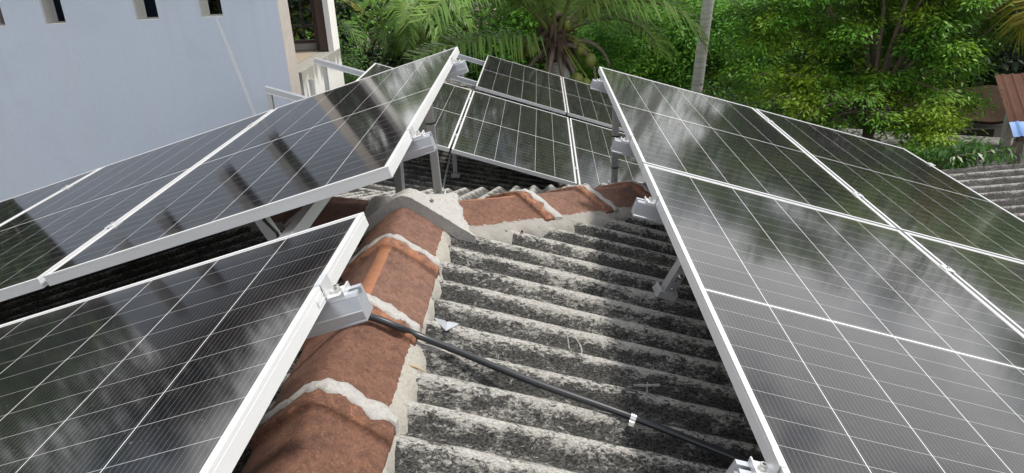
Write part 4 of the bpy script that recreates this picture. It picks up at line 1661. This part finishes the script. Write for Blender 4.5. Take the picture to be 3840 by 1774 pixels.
palm('large coconut palm with green nuts and grey dead stalks behind the back panels', (0.75, 14.5, -6.8), (0.34, 14.05, -1.95),
     [(217, 8, 2.9, 0.30, 1.3), (187, 56, 5.4, 1.25, 1.3), (172, 62, 4.8, 0.95, 1.2), (208, 66, 4.4, 1.1, 1.1), (160, 55, 4.6, 1.0, 1.1),
      (232, 45, 3.6, 1.3, 0.9), (20, 22, 2.4, 1.4, 0.9), (345, 36, 3.0, 1.6, 0.9), (-5, 50, 3.6, 1.6, 0.9), (45, 40, 3.6, 1.1, 0.9), (80, 45, 4.2, 0.9, 0.9),
      (115, 42, 4.2, 0.9, 0.9), (300, 62, 3.6, 1.3, 0.9), (265, 66, 3.8, 1.3, 0.9), (140, 65, 4.0, 0.8, 0.9), (225, 70, 4.0, 0.9, 0.9), (20, 70, 4.0, 0.9, 0.9), (192, 56, 4.8, 1.1, 1.2)],
     nuts=[(-0.31, 13.95, -2.16, 0.27), (-0.10, 13.8, -2.08, 0.26), (-0.18, 14.1, -2.05, 0.22), (0.95, 13.6, -2.28, 0.27), (0.80, 13.8, -2.12, 0.25), (0.70, 13.95, -2.04, 0.22), (0.70, 13.4, -2.58, 0.27), (0.86, 13.4, -2.66, 0.22), (0.56, 13.9, -1.70, 0.2)],
     dead=[(8, 22, 1.25, 2.0), (330, 10, 1.15, 2.1), (255, -35, 1.2, 0.6), (285, -55, 1.2, 0.4), (200, -30, 1.0, 0.7), (310, -40, 1.2, 0.8), (345, -60, 1.1, 0.3), (235, -60, 1.0, 0.3)], trunk_r=0.17, yellow=())
palm('younger coconut palm further back, left of the big palm', (-3.3, 22.5, -6.8), (-3.42, 22.3, -2.5),
     [(az, el, ln * 0.66, dr * 1.1, 0.8) for (az, el, ln, dr) in [(250, 30, 2.4, 2.4), (280, 25, 2.3, 2.5), (215, 30, 2.6, 2.3), (310, 35, 2.6, 2.1), (180, 40, 2.9, 1.8), (350, 40, 2.8, 1.8), (150, 55, 3, 1.4), (30, 55, 3, 1.4), (90, 60, 3, 1.3), (265, 60, 2.8, 2.0), (200, 58, 3.0, 1.6), (330, 60, 2.8, 1.6)]], trunk_r=0.14)
palm('slim coconut palm whose bare pale trunk crosses the bushes', (2.86, 15.0, -6.8), (3.74, 15.2, 3.4),
     [(az, 30 + 25 * (k % 2), 3.6, 1.2, 0.9) for k, az in enumerate(range(0, 360, 30))], trunk_r=0.102, lean=0.0)
palm('yellowing palm at the right edge above the tin roof', (8.9, 12.6, -6.8), (8.85, 12.5, -1.4),
     [(185, 22, 1.7, 2.1, 0.7), (205, 34, 1.9, 2.0, 0.7), (165, 30, 1.8, 2.0, 0.7), (240, 25, 2.0, 1.6, 0.8), (90, 40, 2.2, 1.2, 0.8), (20, 40, 2.2, 1.2, 0.8), (300, 40, 2.2, 1.3, 0.8), (130, 55, 2.2, 1.1, 0.8)], trunk_r=0.12, yellow=(0, 1, 2))
palm('coconut palm seen through the grille of the blue-grey building', (-5.6, 16.2, -6.8), (-5.7, 16.0, -1.7),
     [(az, 26 + 14 * (k % 3), 2.2, 1.5, 0.8) for k, az in enumerate(range(0, 360, 24))], trunk_r=0.14, yellow=(1, 3, 5, 8, 11, 13))

# banana plant
t = thing('banana_plant', 'small banana plant with a torn broad leaf beyond the left array', 'banana plant', Tm(*at(-3.7, 18.2, -6.8)))
m = MB()
m.tube([(0, 0, 0), (0.05, 0, 1.6), (0.1, 0, 3.0)], [0.13, 0.1, 0.06], 10)
m.build('stem', MAT['petiole'], t, smooth=True)
for (az, el, ln) in [(350, 55, 1.5), (200, 50, 1.5), (90, 60, 1.5), (280, 35, 1.4), (140, 40, 1.4)]:
    m = MB()
    P = []
    p = Vector((0.1, 0, 2.9))
    e = R(el)
    h = Vector((math.cos(R(az)), math.sin(R(az)), 0))
    sdv = Vector((-h.y, h.x, 0))
    for i in range(14):
        w = 0.30 * math.sin(math.pi * min(1, 0.04 + i / 13.5)) ** 0.6
        w *= 1 - 0.25 * rng.random()
        P.append([p - sdv * w + Vector((0, 0, -0.10 * w)), p + Vector((0, 0, 0.0)), p + sdv * w + Vector((0, 0, -0.10 * w))])
        p = p + (h * math.cos(e) + Vector((0, 0, math.sin(e)))) * ln / 13
        e -= 0.10
    m.grid(P, attr=[[0.5] * 3] * 14)
    m.build('leaf', MAT['banana'], t)

tree('dark_mango_tree', 'very dark broad tree left of the young palm', 'tree', (-6.2, 27, -6.8), [(-6.3, 27, -2.6, 3.2, 3, 2.8), (-4.6, 27.5, -3.4, 2.4, 2.4, 2.2), (-8.5, 28, -1.5, 3, 3, 3.2)], MAT['leaf_dark'], 420, 15000, 0.24, (0.36, 0.36, 0.28))
tree('shrub', 'small-leaved grey-green shrub beside the white end pillar', 'shrub', (-4.55, 17.5, -6.8), [(-4.6, 17.4, -4.3, 0.75, 0.8, 1.9), (-4.3, 17.2, -3.3, 0.55, 0.6, 1.0)], MAT['leaf_mid'], 150, 4500, 0.10, (0.16, 0.16, 0.16), r0=0.06, aspect=0.5)
tree('leafy_tree', 'light green tree behind the grille of the blue-grey building', 'tree', (-8.2, 20, -6.8), [(-8.0, 20, -2.2, 2.2, 2, 3.0), (-5.9, 20.5, -1.6, 1.5, 1.6, 2.3)], MAT['leaf_bush'], 200, 7000, 0.16, (0.28, 0.28, 0.24))
tree('lime_tree', 'big spreading lime-green tree with fine leaves at right', 'tree', (5.7, 12.8, -6.8),
     [(5.35, 13.0, -1.5, 1.8, 1.5, 1.5), (4.3, 12.9, -2.4, 1.15, 1.1, 1.1), (6.2, 12.9, -2.2, 1.25, 1.2, 1.35), (5.3, 12.3, -3.1, 1.6, 1.1, 0.8), (6.5, 13.0, -1.1, 1.15, 1.2, 1.1), (4.5, 13.2, -1.2, 1.2, 1.2, 1.2), (5.6, 13.3, 0.2, 1.8, 1.6, 1.3), (6.75, 12.6, -2.75, 0.85, 0.8, 0.55), (4.2, 12.2, -3.2, 0.9, 0.8, 0.6), (6.1, 12.0, -3.35, 0.8, 0.7, 0.4), (7.0, 12.9, -1.7, 0.7, 0.9, 0.8)],
     MAT['leaf_lime'], 520, 100000, 0.088, (0.15, 0.15, 0.055), r0=0.11, nb=30, aspect=0.36)
tree('large_leaf_tree', 'dark tree with broad drooping leaves reaching over the grey roof', 'tree', (5.2, 10.9, -6.8),
     [(5.15, 11.0, -3.75, 0.7, 0.6, 0.34), (5.85, 10.75, -3.42, 0.50, 0.35, 0.13), (6.45, 10.55, -3.26, 0.34, 0.25, 0.09), (5.6, 10.45, -3.98, 0.34, 0.3, 0.12), (4.6, 11.2, -3.95, 0.6, 0.6, 0.4), (6.0, 10.4, -3.86, 0.30, 0.22, 0.08), (5.55, 10.3, -4.25, 0.25, 0.2, 0.10)],
     MAT['leaf_big'], 150, 8500, 0.115, (0.095, 0.095, 0.055), r0=0.06, nb=40, aspect=0.36, droop=0.85)
tree('bush', 'bright green bush left of the bare pale trunk', 'shrub', (2.2, 17.5, -6.8), [(2.1, 17.4, -3.0, 1.3, 1.2, 1.5), (1.4, 17.8, -3.6, 1.1, 1.1, 1.4)], MAT['leaf_bush'], 340, 20000, 0.115, (0.16, 0.16, 0.11), group='bright bushes behind the right array')
tree('bush', 'bright green bush right of the bare pale trunk', 'shrub', (4.0, 17.2, -6.8), [(3.9, 17.0, -3.1, 1.3, 1.2, 1.5), (4.6, 17.6, -2.6, 1.2, 1.2, 1.2), (3.3, 17.8, -2.4, 1.1, 1.0, 1.0)], MAT['leaf_bush'], 360, 22000, 0.115, (0.16, 0.16, 0.11), group='bright bushes behind the right array')
tree('bush', 'dark low bush under the right array\'s top edge', 'shrub', (3.6, 14.2, -6.8), [(3.6, 14.2, -3.9, 1.2, 0.9, 0.9), (4.6, 13.9, -3.9, 1.0, 0.8, 0.8), (2.5, 14.6, -4.1, 1.1, 0.9, 0.9)], MAT['leaf_mid'], 220, 8000, 0.10, (0.17, 0.17, 0.13))
G = 'trees in the background'
for (x, y, z, rx, rz, mt, lab) in [
    (11.6, 20.2, -2.7, 2.3, 2.6, 'leaf_dark', 'dark feathery tree behind the brown roof at upper right'), (16.5, 25, -1.8, 3.4, 3.6, 'leaf_mid', 'dark tree at the upper right corner'),
    (9.6, 22.5, -1.5, 2.6, 3.0, 'leaf_mid', 'tree right behind the big lime-green one'), (1.5, 25, -2.5, 3.0, 3.0, 'leaf_bush', 'green tree beyond the palm crown'), (-1.8, 27, -2.6, 3.0, 3.0, 'leaf_mid', 'tree between the two coconut palms'),
    (6.4, 27, -3.2, 2.8, 2.2, 'leaf_bush', 'green tree in front of the distant white house'), (-12, 30, -0.5, 4.5, 4.5, 'leaf_mid', 'tree hidden behind the blue-grey building'),
    (4.2, 41, 2.2, 5.5, 5.5, 'leaf_mid', 'far tree left of the distant white house'), (-5, 40, 0.5, 5, 5, 'leaf_mid', 'far tree above the dark mango tree'), (14.5, 43, 2.4, 5.5, 5.5, 'leaf_mid', 'far tree right of the distant white house'),
    (22, 33, 0, 5, 5, 'leaf_dark', 'far dark tree beyond the right edge'), (24, 22, -1, 4, 4, 'leaf_mid', 'tree out beyond the tin roof shed'), (-15, 12, -1.5, 3, 3.2, 'leaf_mid', 'tree left of the blue-grey building reflected in the left panels'),
    (3.9, 26, 0.6, 2.5, 3.4, 'leaf_mid', 'tall green tree behind the bare pale trunk'),
    (-6.8, 14.2, 0.4, 2.3, 2.6, 'leaf_dark', 'tall dark tree rising behind the blue-grey building'), (-10.8, 13.0, 0.6, 2.4, 2.8, 'leaf_dark', 'tall dark tree behind the blue-grey building, further left'),
    (-10.5, 8.5, -1.2, 2.6, 3.2, 'leaf_mid', 'green tree just past the blue-grey building\'s left end')]:
    tree('background_tree', lab, 'tree', (x, y, -6.8), [(x, y, z, rx, rx, rz), (x + rx * 0.6, y + 0.4, z - rz * 0.5, rx * 0.7, rx * 0.7, rz * 0.6), (x - rx * 0.6, y - 0.3, z - rz * 0.45, rx * 0.7, rx * 0.7, rz * 0.6)],
         MAT[mt], 300, 15000, 0.24, (0.33, 0.33, 0.24), group=G, r0=0.2)
# ground cover
cc = np.stack([rng.uniform(-14, 22, 3000), rng.uniform(13.5, 46, 3000), rng.uniform(0.05, 0.8, 3000)], 1)
keep = ~((cc[:, 0] > 3) & (cc[:, 1] < 17) & (cc[:, 0] < 13)) & ~((cc[:, 0] < -2.3) & (cc[:, 1] < 11))
V, F, a = leaves(cc[keep], 26000, 0.30, (0.4, 0.4, 0.22))
V[:, 2] = np.maximum(V[:, 2], 0.02)
tag(fast_mesh('ground_cover', V, F, MAT['leaf_mid'], a), kind='stuff')
